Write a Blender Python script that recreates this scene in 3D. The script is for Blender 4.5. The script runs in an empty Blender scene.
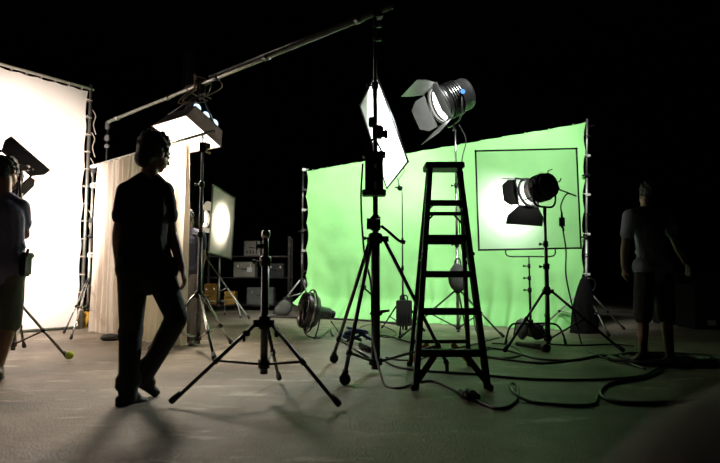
import bpy, bmesh, math, random
from mathutils import Vector, Matrix, Quaternion, noise
random.seed(4)
R = math.radians
V = Vector
C = bpy.context.scene.collection
SC = bpy.context.scene

# ------------------------------------------------------------------ camera, world, lights, exposure
F_PX = 557.0; TILT = math.atan(47.3 / F_PX); CAM_H = 0.83
_c, _s = math.cos(TILT), math.sin(TILT)
cam_d = bpy.data.cameras.new('camera'); cam = bpy.data.objects.new('camera', cam_d); C.objects.link(cam)
cam.location = (0, 0, CAM_H); cam.rotation_euler = (R(90) + TILT, 0, 0)
cam_d.sensor_width = 36; cam_d.lens = 36 * F_PX / 720
cam_d.clip_start = .05; cam_d.clip_end = 100
cam_d.dof.use_dof = True; cam_d.dof.focus_distance = 6.0; cam_d.dof.aperture_fstop = 1.8
SC.camera = cam
SC.view_settings.view_transform = 'Standard'; SC.view_settings.look = 'None'
SC.view_settings.gamma = 1; SC.view_settings.exposure = 0; SC.view_settings.use_curve_mapping = False
SC.cycles.max_bounces = 6; SC.cycles.transparent_max_bounces = 12
SC.cycles.sample_clamp_indirect = 4
w = bpy.data.worlds.new('world'); SC.world = w; w.use_nodes = True
w.node_tree.nodes['Background'].inputs[0].default_value = (.5, .6, .7, 1)
w.node_tree.nodes['Background'].inputs[1].default_value = 0.0006

WARM = (1, .78, .56); DAY = (.93, 1, .97); SOFTW = (1, .86, .70)
def light(kind, name, loc, aim, power, color, size=.2, angle=70, blend=.5, parent=None, size_y=None):
    d = bpy.data.lights.new(name, kind); d.energy = power; d.color = color
    if kind == 'SPOT': d.spot_size = R(angle); d.spot_blend = blend; d.shadow_soft_size = size
    elif kind == 'AREA':
        d.size = size; d.spread = R(angle) if angle != 70 else math.pi
        if size_y: d.shape = 'RECTANGLE'; d.size_y = size_y
    else: d.shadow_soft_size = size
    o = bpy.data.objects.new(name, d); C.objects.link(o); o.location = loc
    o.rotation_euler = (V(aim) - V(loc)).to_track_quat('-Z', 'Y').to_euler()
    return o
# pixel of the photograph -> floor point / point at a given distance Y (used to survey where things stand)
def G(px, py, z=0.0):
    u = (px - 360) / F_PX; v = (231.5 - py) / F_PX
    dy = _c - v * _s; dz = _s + v * _c; t = (z - CAM_H) / dz
    return V((u * t, dy * t, z))
def P(px, py, Y):
    u = (px - 360) / F_PX; v = (231.5 - py) / F_PX
    dy = _c - v * _s; dz = _s + v * _c; t = Y / dy
    return V((u * t, Y, CAM_H + dz * t))
# overhead lamps of the green screen, high above the picture
light('SPOT', 'green_screen_flood', (2.0, 6.6, 5.4), (2.3, 9.9, 2.1), 1350, (.97, 1, .95), .35, 62, .7)
light('SPOT', 'green_screen_flood', (-.8, 8.2, 5.4), (-.1, 11.5, 2.0), 1800, (.97, 1, .95), .35, 66, .7)
# added fill that brightens the white screen, unseen beyond the left edge
# work light on the left behind the camera position
light('SPOT', 'work_light', (-6.5, 1.0, 3.6), (-4.0, 6.6, .8), 80, (1, .78, .60), .3, 42, 1.0)
light('SPOT', 'white_screen_fill', (-7.2, 5.4, 2.9), (-6.0, 8.2, 2.1), 1300, (1, .85, .76), .25, 80, .6)

# ------------------------------------------------------------------ materials
MATS = {}
def mat(name, col, rough=.6, metal=0.0, bump=0.0, bscale=60, var=0.0, vscale=6, spec=.5, emit=None, estr=0, sheen=0, stretch=None):
    if name in MATS: return MATS[name]
    m = bpy.data.materials.new(name); m.use_nodes = True; nt = m.node_tree; N = nt.nodes; L = nt.links
    b = N['Principled BSDF']; b.inputs['Roughness'].default_value = rough; b.inputs['Metallic'].default_value = metal
    b.inputs['Specular IOR Level'].default_value = spec
    b.inputs['Base Color'].default_value = (*col, 1)
    if sheen: b.inputs['Sheen Weight'].default_value = sheen
    tc = N.new('ShaderNodeTexCoord')
    if var:
        nz = N.new('ShaderNodeTexNoise'); nz.inputs['Scale'].default_value = vscale; nz.inputs['Detail'].default_value = 6
        if stretch:
            mp = N.new('ShaderNodeMapping'); mp.inputs['Scale'].default_value = stretch
            L.new(tc.outputs['Object'], mp.inputs[0]); L.new(mp.outputs[0], nz.inputs['Vector'])
        else: L.new(tc.outputs['Object'], nz.inputs['Vector'])
        rp = N.new('ShaderNodeValToRGB'); rp.color_ramp.elements[0].position = .3; rp.color_ramp.elements[1].position = .7
        rp.color_ramp.elements[0].color = (*[c * (1 - var) for c in col], 1)
        rp.color_ramp.elements[1].color = (*[min(1, c * (1 + var)) for c in col], 1)
        L.new(nz.outputs['Fac'], rp.inputs[0]); L.new(rp.outputs[0], b.inputs['Base Color'])
    if bump:
        n2 = N.new('ShaderNodeTexNoise'); n2.inputs['Scale'].default_value = bscale; n2.inputs['Detail'].default_value = 4
        L.new(tc.outputs['Object'], n2.inputs['Vector'])
        bp = N.new('ShaderNodeBump'); bp.inputs['Strength'].default_value = bump; bp.inputs['Distance'].default_value = .02
        L.new(n2.outputs['Fac'], bp.inputs['Height']); L.new(bp.outputs[0], b.inputs['Normal'])
    if emit:
        b.inputs['Emission Color'].default_value = (*emit, 1); b.inputs['Emission Strength'].default_value = estr
    MATS[name] = m; return m
def cloth_mat(name, col, through=.35, clear=0.0, weave=0.25, tint=None):
    """woven cloth that lets light through; clear = open weave one can look through"""
    m = bpy.data.materials.new(name); m.use_nodes = True; nt = m.node_tree; N = nt.nodes; L = nt.links
    N.remove(N['Principled BSDF']); out = N['Material Output']
    d = N.new('ShaderNodeBsdfDiffuse'); t = N.new('ShaderNodeBsdfTranslucent'); mx = N.new('ShaderNodeMixShader')
    tc = N.new('ShaderNodeTexCoord'); nz = N.new('ShaderNodeTexNoise'); nz.inputs['Scale'].default_value = 2.5; nz.inputs['Detail'].default_value = 5
    L.new(tc.outputs['Object'], nz.inputs['Vector'])
    rp = N.new('ShaderNodeValToRGB'); rp.color_ramp.elements[0].color = (*[c * .95 for c in col], 1); rp.color_ramp.elements[1].color = (*col, 1)
    rp.color_ramp.elements[0].position = .35; rp.color_ramp.elements[1].position = .6
    L.new(nz.outputs['Fac'], rp.inputs[0]); L.new(rp.outputs[0], d.inputs[0]); L.new(rp.outputs[0], t.inputs[0])
    n2 = N.new('ShaderNodeTexNoise'); n2.inputs['Scale'].default_value = 14; L.new(tc.outputs['Object'], n2.inputs['Vector'])
    bp = N.new('ShaderNodeBump'); bp.inputs['Strength'].default_value = weave; bp.inputs['Distance'].default_value = .02
    L.new(n2.outputs['Fac'], bp.inputs['Height']); L.new(bp.outputs[0], d.inputs['Normal'])
    mx.inputs[0].default_value = through; L.new(d.outputs[0], mx.inputs[1]); L.new(t.outputs[0], mx.inputs[2])
    last = mx
    if clear:
        tr = N.new('ShaderNodeBsdfTransparent'); m2 = N.new('ShaderNodeMixShader'); m2.inputs[0].default_value = clear
        if tint: tr.inputs[0].default_value = (*tint, 1)
        L.new(mx.outputs[0], m2.inputs[1]); L.new(tr.outputs[0], m2.inputs[2]); last = m2
    L.new(last.outputs[0], out.inputs['Surface']); MATS[name] = m
    return m
black = mat('black_paint', (.010, .010, .011), .55, bump=.05, spec=.3)
blackmetal = mat('black_metal', (.02, .02, .021), .35, .6)
gunmetal = mat('gun_metal', (.10, .10, .10), .33, .9, var=.2, vscale=20)
chrome = mat('chrome', (.55, .54, .52), .25, 1, var=.1, vscale=12)
dullsteel = mat('dull_steel', (.35, .36, .33), .45, .9, var=.2, vscale=12)
greypaint = mat('grey_paint', (.08, .085, .08), .5, .3, var=.15)
rubber = mat('rubber', (.012, .012, .012), .8)
cablem = mat('cable_rubber', (.010, .010, .011), .5)
orange = mat('orange_fibreglass', (.9, .45, .03), .5, var=.2)
brownboard = mat('brown_board', (.50, .33, .29), .7, var=.25, vscale=8, bump=.2)
blueplastic = mat('blue_plastic', (.03, .16, .55), .4)
bluedark = mat('dark_blue_rubber', (.012, .035, .10), .55, var=.3)
whitepaint = mat('white_paint', (.7, .7, .66), .5)
creampaint = mat('cream_paint', (.19, .18, .15), .5, var=.15)
yellowp = mat('yellow_plastic', (.40, .22, .025), .5, var=.2)
tennis = mat('tennis_felt', (.55, .70, .06), .9, bump=.4, bscale=150)
woodm = mat('plywood', (.25, .17, .09), .7, var=.3, vscale=5)
silver = mat('silver_reflector', (.8, .8, .8), .3, .8)
canvas = mat('grey_canvas', (.06, .065, .055), .9, bump=.4, bscale=90, var=.2)
lenshot = mat('lit_lens', (.9, .9, .9), .2, emit=(1, 1, .96), estr=14)
lenswarm = mat('lit_lens_warm', (.9, .9, .9), .2, emit=(1, .9, .75), estr=9)
lensoff = mat('glass_lens', (.02, .022, .022), .12, spec=.8)
softglow = mat('lit_diffuser', (.9, .9, .9), .6, emit=(1, .93, .84), estr=3.2)
tubeblue = mat('lit_tube', (.9, .9, .9), .4, emit=(.55, .75, 1), estr=2.0)
labelm = mat('paper_label', (.55, .55, .5), .7)

# ------------------------------------------------------------------ mesh helper
def frame(d, up=(0, 0, 1)):
    """rotation whose Y axis is d"""
    y = V(d).normalized(); z = V(up)
    if abs(y.dot(z)) > .98: z = V((1, 0, 0))
    x = y.cross(z).normalized(); z = x.cross(y).normalized()
    return Matrix((x, y, z)).transposed().to_4x4()
class MB:
    def __init__(s, M=None): s.v = []; s.f = []; s.M = M; s.sm = []
    def _add(s, vs, fs, smooth=False):
        n = len(s.v)
        s.v += [(s.M @ V(p)) if s.M else V(p) for p in vs]
        s.f += [tuple(n + i for i in f) for f in fs]; s.sm += [smooth] * len(fs)
        return s
    def box(s, c, size, rot=None, bev=.0):
        c = V(c); x, y, z = [a / 2 for a in size]; b = min(bev, x * .9, y * .9, z * .9)
        rm = rot.to_3x3() if rot else Matrix.Identity(3)
        if b <= 0:
            vs = [c + rm @ V((i * x, j * y, k * z)) for i in (-1, 1) for j in (-1, 1) for k in (-1, 1)]
            return s._add(vs, [(0, 1, 3, 2), (4, 6, 7, 5), (0, 4, 5, 1), (2, 3, 7, 6), (0, 2, 6, 4), (1, 5, 7, 3)])
        bm = bmesh.new(); bmesh.ops.create_cube(bm, size=1)
        for v in bm.verts: v.co = V((v.co.x * 2 * x, v.co.y * 2 * y, v.co.z * 2 * z))
        bmesh.ops.bevel(bm, geom=bm.edges[:], offset=b, segments=2, affect='EDGES')
        bm.verts.index_update(); s._add([c + rm @ v.co for v in bm.verts], [[v.index for v in f.verts] for f in bm.faces]); bm.free(); return s
    def tube(s, a, b, r, r2=None, n=12, cap=True):
        a = V(a); b = V(b); r2 = r if r2 is None else r2
        m = frame(b - a).to_3x3(); X = m.col[0]; Z = m.col[2]; vs = []
        for p, q in ((a, r), (b, r2)):
            for i in range(n):
                t = 2 * math.pi * i / n; vs.append(p + X * math.cos(t) * q + Z * math.sin(t) * q)
        s._add(vs, [(i, (i + 1) % n, n + (i + 1) % n, n + i) for i in range(n)], True)
        if cap: s._add(vs, [tuple(range(n))[::-1], tuple(range(n, 2 * n))])
        return s
    def path(s, pts, r, n=8, closed=False):
        pts = [V(p) for p in pts]; k = len(pts); vs = []; prev = None
        for i, p in enumerate(pts):
            if closed: d = pts[(i + 1) % k] - pts[i - 1]
            else: d = pts[min(i + 1, k - 1)] - pts[max(i - 1, 0)]
            if d.length < 1e-7: d = V((0, 1, 0))
            d.normalize()
            if prev is None: x = d.cross(V((0, 0, 1)) if abs(d.z) < .9 else V((1, 0, 0))).normalized()
            else: x = (prev - d * prev.dot(d)); x = x.normalized() if x.length > 1e-6 else d.orthogonal().normalized()
            prev = x; z = x.cross(d)
            for j in range(n):
                t = 2 * math.pi * j / n; vs.append(p + x * math.cos(t) * r + z * math.sin(t) * r)
        m = k if closed else k - 1
        fs = [(i * n + j, i * n + (j + 1) % n, ((i + 1) % k) * n + (j + 1) % n, ((i + 1) % k) * n + j) for i in range(m) for j in range(n)]
        s._add(vs, fs, True)
        if not closed: s._add(vs, [tuple(range(n))[::-1], tuple(range((k - 1) * n, k * n))])
        return s
    def lathe(s, prof, a=(0, 0, 0), d=(0, 1, 0), n=28, smooth=True):
        """prof: (t along d, radius)"""
        m = frame(d).to_3x3(); X = m.col[0]; Y = m.col[1]; Z = m.col[2]; vs = []; a = V(a)
        for t, r in prof:
            for i in range(n):
                g = 2 * math.pi * i / n; vs.append(a + Y * t + X * math.cos(g) * max(r, 1e-4) + Z * math.sin(g) * max(r, 1e-4))
        k = len(prof)
        s._add(vs, [(i * n + j, i * n + (j + 1) % n, (i + 1) * n + (j + 1) % n, (i + 1) * n + j) for i in range(k - 1) for j in range(n)], smooth)
        return s
    def ball(s, c, rad, rot=None, n=14):
        c = V(c); rad = (rad,) * 3 if isinstance(rad, (int, float)) else rad; rm = rot.to_3x3() if rot else Matrix.Identity(3)
        vs = []; k = n // 2 + 1
        for i in range(k + 1):
            a = math.pi * i / k
            for j in range(n):
                t = 2 * math.pi * j / n
                vs.append(c + rm @ V((rad[0] * math.sin(a) * math.cos(t), rad[1] * math.sin(a) * math.sin(t), rad[2] * math.cos(a))))
        return s._add(vs, [(i * n + j, (i + 1) * n + j, (i + 1) * n + (j + 1) % n, i * n + (j + 1) % n) for i in range(k) for j in range(n)], True)
    def cap(s, a, b, r1, r2, flat=1.0, side=None, n=14):
        """closed round-ended tapered limb; flat squeezes it across `side`"""
        a = V(a); b = V(b); d = b - a; Lg = d.length
        if side is not None:
            y = d.normalized(); x = V(side); x = (x - y * x.dot(y)).normalized(); z = x.cross(y); m = Matrix((x, y, z)).transposed()
        else: m = frame(d).to_3x3()
        prof = [(-r1 * math.cos(t), r1 * math.sin(t)) for t in [math.pi / 2 * i / 4 for i in range(5)]]
        prof += [(Lg + r2 * math.sin(t), r2 * math.cos(t)) for t in [math.pi / 2 * i / 4 for i in range(5)]]
        vs = []
        for t, r in prof:
            for i in range(n):
                g = 2 * math.pi * i / n; vs.append(a + m @ V((math.cos(g) * max(r, 1e-4), t, math.sin(g) * max(r, 1e-4) * flat)))
        k = len(prof)
        return s._add(vs, [(i * n + j, i * n + (j + 1) % n, (i + 1) * n + (j + 1) % n, (i + 1) * n + j) for i in range(k - 1) for j in range(n)], True)
    def slab(s, quad, th, n=None):
        """thick plate from 4 corners"""
        q = [V(p) for p in quad]; nr = (q[1] - q[0]).cross(q[3] - q[0]).normalized() * th / 2
        vs = [p + nr for p in q] + [p - nr for p in q]; k = len(q)
        return s._add(vs, [tuple(range(k)), tuple(range(2 * k - 1, k - 1, -1))] + [(i, k + i, k + (i + 1) % k, (i + 1) % k) for i in range(k)])
    def build(s, name, m, parent=None, kind=None, remesh=None, smooth_it=0):
        me = bpy.data.meshes.new(name); off = V((0, 0, 0))
        if parent is not None:
            q = parent
            while q is not None: off += q.location; q = q.parent
        elif not remesh and s.v:
            lo = [min(v[i] for v in s.v) for i in range(3)]; hi = [max(v[i] for v in s.v) for i in range(3)]
            off = V(((lo[0] + hi[0]) / 2, (lo[1] + hi[1]) / 2, lo[2]))
        me.from_pydata([v - off for v in s.v], [], s.f); me.update()
        bm = bmesh.new(); bm.from_mesh(me)
        sm = s.sm
        for f, q in zip(bm.faces, sm): f.smooth = q
        bmesh.ops.remove_doubles(bm, verts=bm.verts, dist=1e-5)
        if not remesh: bmesh.ops.recalc_face_normals(bm, faces=bm.faces)
        bm.to_mesh(me); bm.free()
        o = bpy.data.objects.new(name, me); C.objects.link(o)
        if remesh:
            md = o.modifiers.new('r', 'REMESH'); md.mode = 'VOXEL'; md.voxel_size = remesh; md.use_smooth_shade = True
            if smooth_it: ms = o.modifiers.new('s', 'SMOOTH'); ms.factor = .5; ms.iterations = smooth_it
            dg = bpy.context.evaluated_depsgraph_get(); ev = o.evaluated_get(dg)
            m2 = bpy.data.meshes.new_from_object(ev); o.modifiers.clear(); o.data = m2; m2.name = name; me = m2
        me.materials.clear(); me.materials.append(m)
        if parent is not None: o.parent = parent
        else: o.location = off
        if kind: o['kind'] = kind
        return o
def tag(o, label, cat, group=None):
    o['label'] = label; o['category'] = cat
    if group: o['group'] = group
    return o
def thing(name, label, cat, loc, group=None):
    o = bpy.data.objects.new(name, None); C.objects.link(o); o.location = V(loc); o.empty_display_size = .1
    return tag(o, label, cat, group)
def smooth_pts(pts, k=8):
    pts = [V(p) for p in pts]; out = []
    for i in range(len(pts) - 1):
        p0 = pts[max(i - 1, 0)]; p1 = pts[i]; p2 = pts[i + 1]; p3 = pts[min(i + 2, len(pts) - 1)]
        for j in range(k):
            t = j / k
            out.append(.5 * ((2 * p1) + (p2 - p0) * t + (2 * p0 - 5 * p1 + 4 * p2 - p3) * t * t + (3 * p1 - p0 - 3 * p2 + p3) * t ** 3))
    out.append(pts[-1]); return out

# ------------------------------------------------------------------ the setting
def struct(name, mb, m): return mb.build(name, m, kind='structure')
fl = bpy.data.materials.new('concrete_floor'); fl.use_nodes = True
nt = fl.node_tree; N = nt.nodes; L = nt.links; b = N['Principled BSDF']
tc = N.new('ShaderNodeTexCoord')
def nz(scale, detail=6, st=None, rough=.6):
    n = N.new('ShaderNodeTexNoise'); n.inputs['Scale'].default_value = scale; n.inputs['Detail'].default_value = detail; n.inputs['Roughness'].default_value = rough
    mp = N.new('ShaderNodeMapping'); mp.inputs['Scale'].default_value = st or (1, 1, 1)
    L.new(tc.outputs['Object'], mp.inputs[0]); L.new(mp.outputs[0], n.inputs['Vector']); return n
n1 = nz(.9, 8); n2 = nz(6, 8, (1, 1.6, 1)); n3 = nz(70, 3)
r1 = N.new('ShaderNodeValToRGB'); r1.color_ramp.elements[0].position = .32; r1.color_ramp.elements[1].position = .68
r1.color_ramp.elements[0].color = (.075, .064, .05, 1); r1.color_ramp.elements[1].color = (.32, .27, .205, 1); L.new(n1.outputs['Fac'], r1.inputs[0])
r2 = N.new('ShaderNodeValToRGB'); r2.color_ramp.elements[0].position = .3; r2.color_ramp.elements[1].position = .62
r2.color_ramp.elements[0].color = (.5, .5, .5, 1); r2.color_ramp.elements[1].color = (1, 1, 1, 1); L.new(n2.outputs['Fac'], r2.inputs[0])
mx = N.new('ShaderNodeMix'); mx.data_type = 'RGBA'; mx.blend_type = 'MULTIPLY'; mx.inputs[0].default_value = .8
L.new(r1.outputs[0], mx.inputs[6]); L.new(r2.outputs[0], mx.inputs[7])
# pale scuffs
n4 = nz(1.6, 9, (1, 3, 1), .7); r4 = N.new('ShaderNodeValToRGB'); r4.color_ramp.elements[0].position = .58; r4.color_ramp.elements[1].position = .68
L.new(n4.outputs['Fac'], r4.inputs[0]); m4 = N.new('ShaderNodeMix'); m4.data_type = 'RGBA'; L.new(r4.outputs[0], m4.inputs[0])
L.new(mx.outputs[2], m4.inputs[6]); m4.inputs[7].default_value = (.44, .40, .33, 1); L.new(m4.outputs[2], b.inputs['Base Color'])
rr = N.new('ShaderNodeMapRange'); rr.inputs[3].default_value = .35; rr.inputs[4].default_value = .7; L.new(n2.outputs['Fac'], rr.inputs[0]); L.new(rr.outputs[0], b.inputs['Roughness'])
bp = N.new('ShaderNodeBump'); bp.inputs['Strength'].default_value = .6; bp.inputs['Distance'].default_value = .02
ad = N.new('ShaderNodeMath'); ad.operation = 'ADD'; L.new(n2.outputs['Fac'], ad.inputs[0]); L.new(n3.outputs['Fac'], ad.inputs[1]); L.new(ad.outputs[0], bp.inputs['Height']); L.new(bp.outputs[0], b.inputs['Normal'])
b.inputs['Specular IOR Level'].default_value = .35
RX0, RX1, RY0, RY1, RZ = -10.5, 12.5, -3.0, 21.0, 8.0
struct('floor', MB().box(((RX0 + RX1) / 2, (RY0 + RY1) / 2, -.1), (RX1 - RX0, RY1 - RY0, .2)), fl)
bw = mat('black_stage_wall', (.0016, .0016, .0018), .95, spec=.02)
struct('wall_back', MB().box(((RX0 + RX1) / 2, RY1 + .1, RZ / 2), (RX1 - RX0, .2, RZ)), bw)
struct('wall_left', MB().box((RX0 - .1, (RY0 + RY1) / 2, RZ / 2), (.2, RY1 - RY0 + .4, RZ)), bw)
struct('wall_right', MB().box((RX1 + .1, (RY0 + RY1) / 2, RZ / 2), (.2, RY1 - RY0 + .4, RZ)), bw)
struct('ceiling', MB().box(((RX0 + RX1) / 2, (RY0 + RY1) / 2, RZ + .1), (RX1 - RX0 + .4, RY1 - RY0 + .4, .2)), bw)
pil = MB(); px = P(191, 40, 17).x
for dx in (-.16, .16): pil.box((px + dx, 17, 4), (.03, .34, 8))
pil.box((px, 17, 4), (.32, .03, 8))
struct('trim_1', pil, mat('column_steel', (.006, .006, .007), .7, spec=.1))

# ------------------------------------------------------------------ cloth screens
def cloth_grid(A, B, z0, z1, nx, nz_, disp, zb=None, zt=None):
    """vertical sheet from A to B (xy), disp(u,v)->offset along normal, du, dz"""
    A = V((A[0], A[1], 0)); B = V((B[0], B[1], 0)); d = (B - A); n = V((d.y, -d.x, 0)).normalized()
    dn = d.normalized(); vs = []
    for j in range(nz_ + 1):
        v = j / nz_
        for i in range(nx + 1):
            u = i / nx; a, du, dz = disp(u, v)
            lo = zb(u) if zb else z0; hi = zt(u) if zt else z1
            vs.append(A + d * u + n * a + dn * du + V((0, 0, lo + (hi - lo) * v + dz)))
    fs = [(j * (nx + 1) + i, j * (nx + 1) + i + 1, (j + 1) * (nx + 1) + i + 1, (j + 1) * (nx + 1) + i) for j in range(nz_) for i in range(nx)]
    mb = MB(); mb._add(vs, fs, True); return mb
def fn(x, y, z=0): return noise.noise(V((x, y, z)))

# green screen
GL = P(306, 171, 12.5); GR = P(586, 122, 8.9)
gA = (GL.x, GL.y); gB = (GR.x, GR.y)
gt = thing('green_screen', 'large green chroma key cloth stretched between two poles behind the ladder', 'backdrop', ((GL.x + GR.x) / 2, 10.7, 0))
def gdisp(u, v):
    a = .05 * fn(u * 5, v * 3, 1) + .02 * fn(u * 14, v * 9, 2)
    low = max(0, .35 - v) / .35
    a += low ** 1.3 * (.085 * math.sin(u * 95 + 3 * fn(u * 9, 0)) * (.3 + .9 * u))
    if v < .12: a += (.12 - v) / .12 * .35 * (1.2 - u)          # the hem runs out on the floor
    du = 0
    if u < .04:
        du = (.04 - u) / .04 * (.06 * abs(math.sin(v * math.pi * 5)) ** .8 + .02)
    if u > .96:
        du = -(u - .96) / .04 * (.035 * abs(math.sin(v * math.pi * 7)) + .03 * (1 - v))
    du -= .13 * u * (1 - v)                                      # the right edge leans with its pole
    return a, du, -.012 * abs(math.sin(u * math.pi * 14)) * v
green = cloth_mat('green_cloth', (.335, .77, .285), .12, weave=.12)
cloth_grid(gA, gB, .012, 3.3, 150, 60, gdisp, zb=lambda u: .012 + .30 * max(0, .12 - u) / .12, zt=lambda u: GL.z + (GR.z - GL.z) * u).build('cloth', green, gt)
gd = (V((*gB, 0)) - V((*gA, 0))).normalized(); gn = V((gd.y, -gd.x, 0))
MB().tube(GL - gd * .12 - gn * .05 + V((0, 0, -.07)), GR + gd * .12 - gn * .05 + V((0, 0, -.07)), .02).build('top_pipe', blackmetal, gt)
for k in range(15):
    p = GL.lerp(GR, (k + .5) / 15)
    MB().path([p + V((0, 0, -.02)) - gn * .02 + gn * (.03 * math.cos(t)) + V((0, 0, .03 * math.sin(t))) for t in [i * math.pi / 5 for i in range(10)]], .005, 6, True).build('tie', green, gt)

# white screen
WL0 = P(0, 66, 8.28); WR = P(88, 91, 9.37)
wd = (WR - WL0); wd.z = 0; ext = wd.normalized() * 3.0
WA = V((WL0.x - ext.x, WL0.y - ext.y, 0)); WB = V((WR.x, WR.y, 0)); wdn = wd.normalized(); wn = V((wdn.y, -wdn.x, 0))
wt = thing('white_screen', 'tall white cloth screen glowing on a pipe frame at the left', 'backdrop', ((WA.x + WB.x) / 2, (WA.y + WB.y) / 2, 0))
WZ = WR.z
def wdisp(u, v):
    a = .02 * fn(u * 8, v * 6, 4) + .015 * math.sin(v * 26 + 4 * fn(u * 4, v * 3)) * max(0, v - .75) * 4 * fn(u * 3, 7)
    return a, (-.03 * abs(math.sin(v * math.pi * 6)) if u > .995 else 0), -.02 * abs(math.sin(u * math.pi * 16)) * (v > .98)
white = cloth_mat('white_cloth', (.86, .80, .76), .30, weave=.1)
cloth_grid((WA.x, WA.y), (WB.x, WB.y), .05, WZ, 90, 50, wdisp).build('cloth', white, wt)
MB().tube(WA + V((0, 0, WZ + .05)), WB + wdn * .1 + V((0, 0, WZ + .05)), .025).build('top_pipe', mat('bare_pipe', (.45, .41, .37), .6, .2), wt)
MB().tube(WA - wdn * .05, WA - wdn * .05 + V((0, 0, WZ + .1)), .025).build('side_pipe', dullsteel, wt)
MB().tube(WB + wdn * .05, WB + wdn * .05 + V((0, 0, WZ + .12)), .025).build('side_pipe', dullsteel, wt)
MB().tube(WA + V((0, 0, .03)), WB + V((0, 0, .03)), .02).build('bottom_pipe', dullsteel, wt)
tiem = mat('tie_cloth', (.35, .30, .26), .9)
for k in range(13):
    z = .3 + k * .3; q = WB + V((0, 0, z)) + wdn * (.02)
    MB().path([q + wdn * (.05 * math.cos(t) + .01) + wn * .04 * math.sin(t) + V((0, 0, .03 * fn(k, t))) for t in [i * math.pi / 4 for i in range(8)]], .009, 6, True).build('tie', tiem, wt)
for k in range(20):
    q = WA.lerp(WB, (k + .5) / 20) + V((0, 0, WZ + .03))
    MB().path([q + wn * .035 * math.cos(t) + V((0, 0, .035 * math.sin(t))) for t in [i * math.pi / 4 for i in range(8)]], .006, 6, True).build('tie', tiem, wt)
for k, zz in enumerate((3.75, 3.35, 2.9, 2.0)):                 # loose cord ends along the post
    q = WB + wdn * .09 + V((0, 0, zz))
    MB().path(smooth_pts([q, q + wdn * .06 + V((0, 0, -.1)), q + wdn * .03 + V((0, 0, -.26)), q + wdn * .08 + V((0, 0, -.42))], 5), .008, 6).build('cord', tiem, wt)

# cream curtain
CA = G(93, 333); CB_ = P(187, 140, 6.75); CB = V((CB_.x, CB_.y, 0)); cd = (CB - CA).normalized(); cn = V((cd.y, -cd.x, 0))
ct = thing('curtain', 'cream draped curtain on a pole, hanging behind the man in dark clothes', 'curtain', ((CA.x + CB.x) / 2, (CA.y + CB.y) / 2, 0))
def cdisp(u, v):
    ph = u * 88 + 2.2 * fn(u * 6, 3) + .9 * fn(u * 12, v * 1.4, 5)
    return (.065 + .035 * fn(u * 9, 1)) * math.sin(ph) * (1 - .3 * v) + .02 * math.sin(ph * 2.3 + v) + .03 * fn(u * 20, v * 2), .012 * math.cos(ph), 0
CZL, CZR = 2.62, 2.52
creamc = cloth_mat('cream_cloth', (.86, .76, .67), .32, weave=.3)
cloth_grid((CA.x, CA.y), (CB.x, CB.y), .03, 2.6, 260, 24, cdisp, zt=lambda u: CZL + (CZR - CZL) * u).build('cloth', creamc, ct)
RE = P(214, 129, 6.34); rodA = CA - cd * .12 + V((0, 0, CZL + .02)); 
MB().tube(rodA, V((RE.x, RE.y, CZR + .02)), .017).build('pole', dullsteel, ct)

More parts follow.
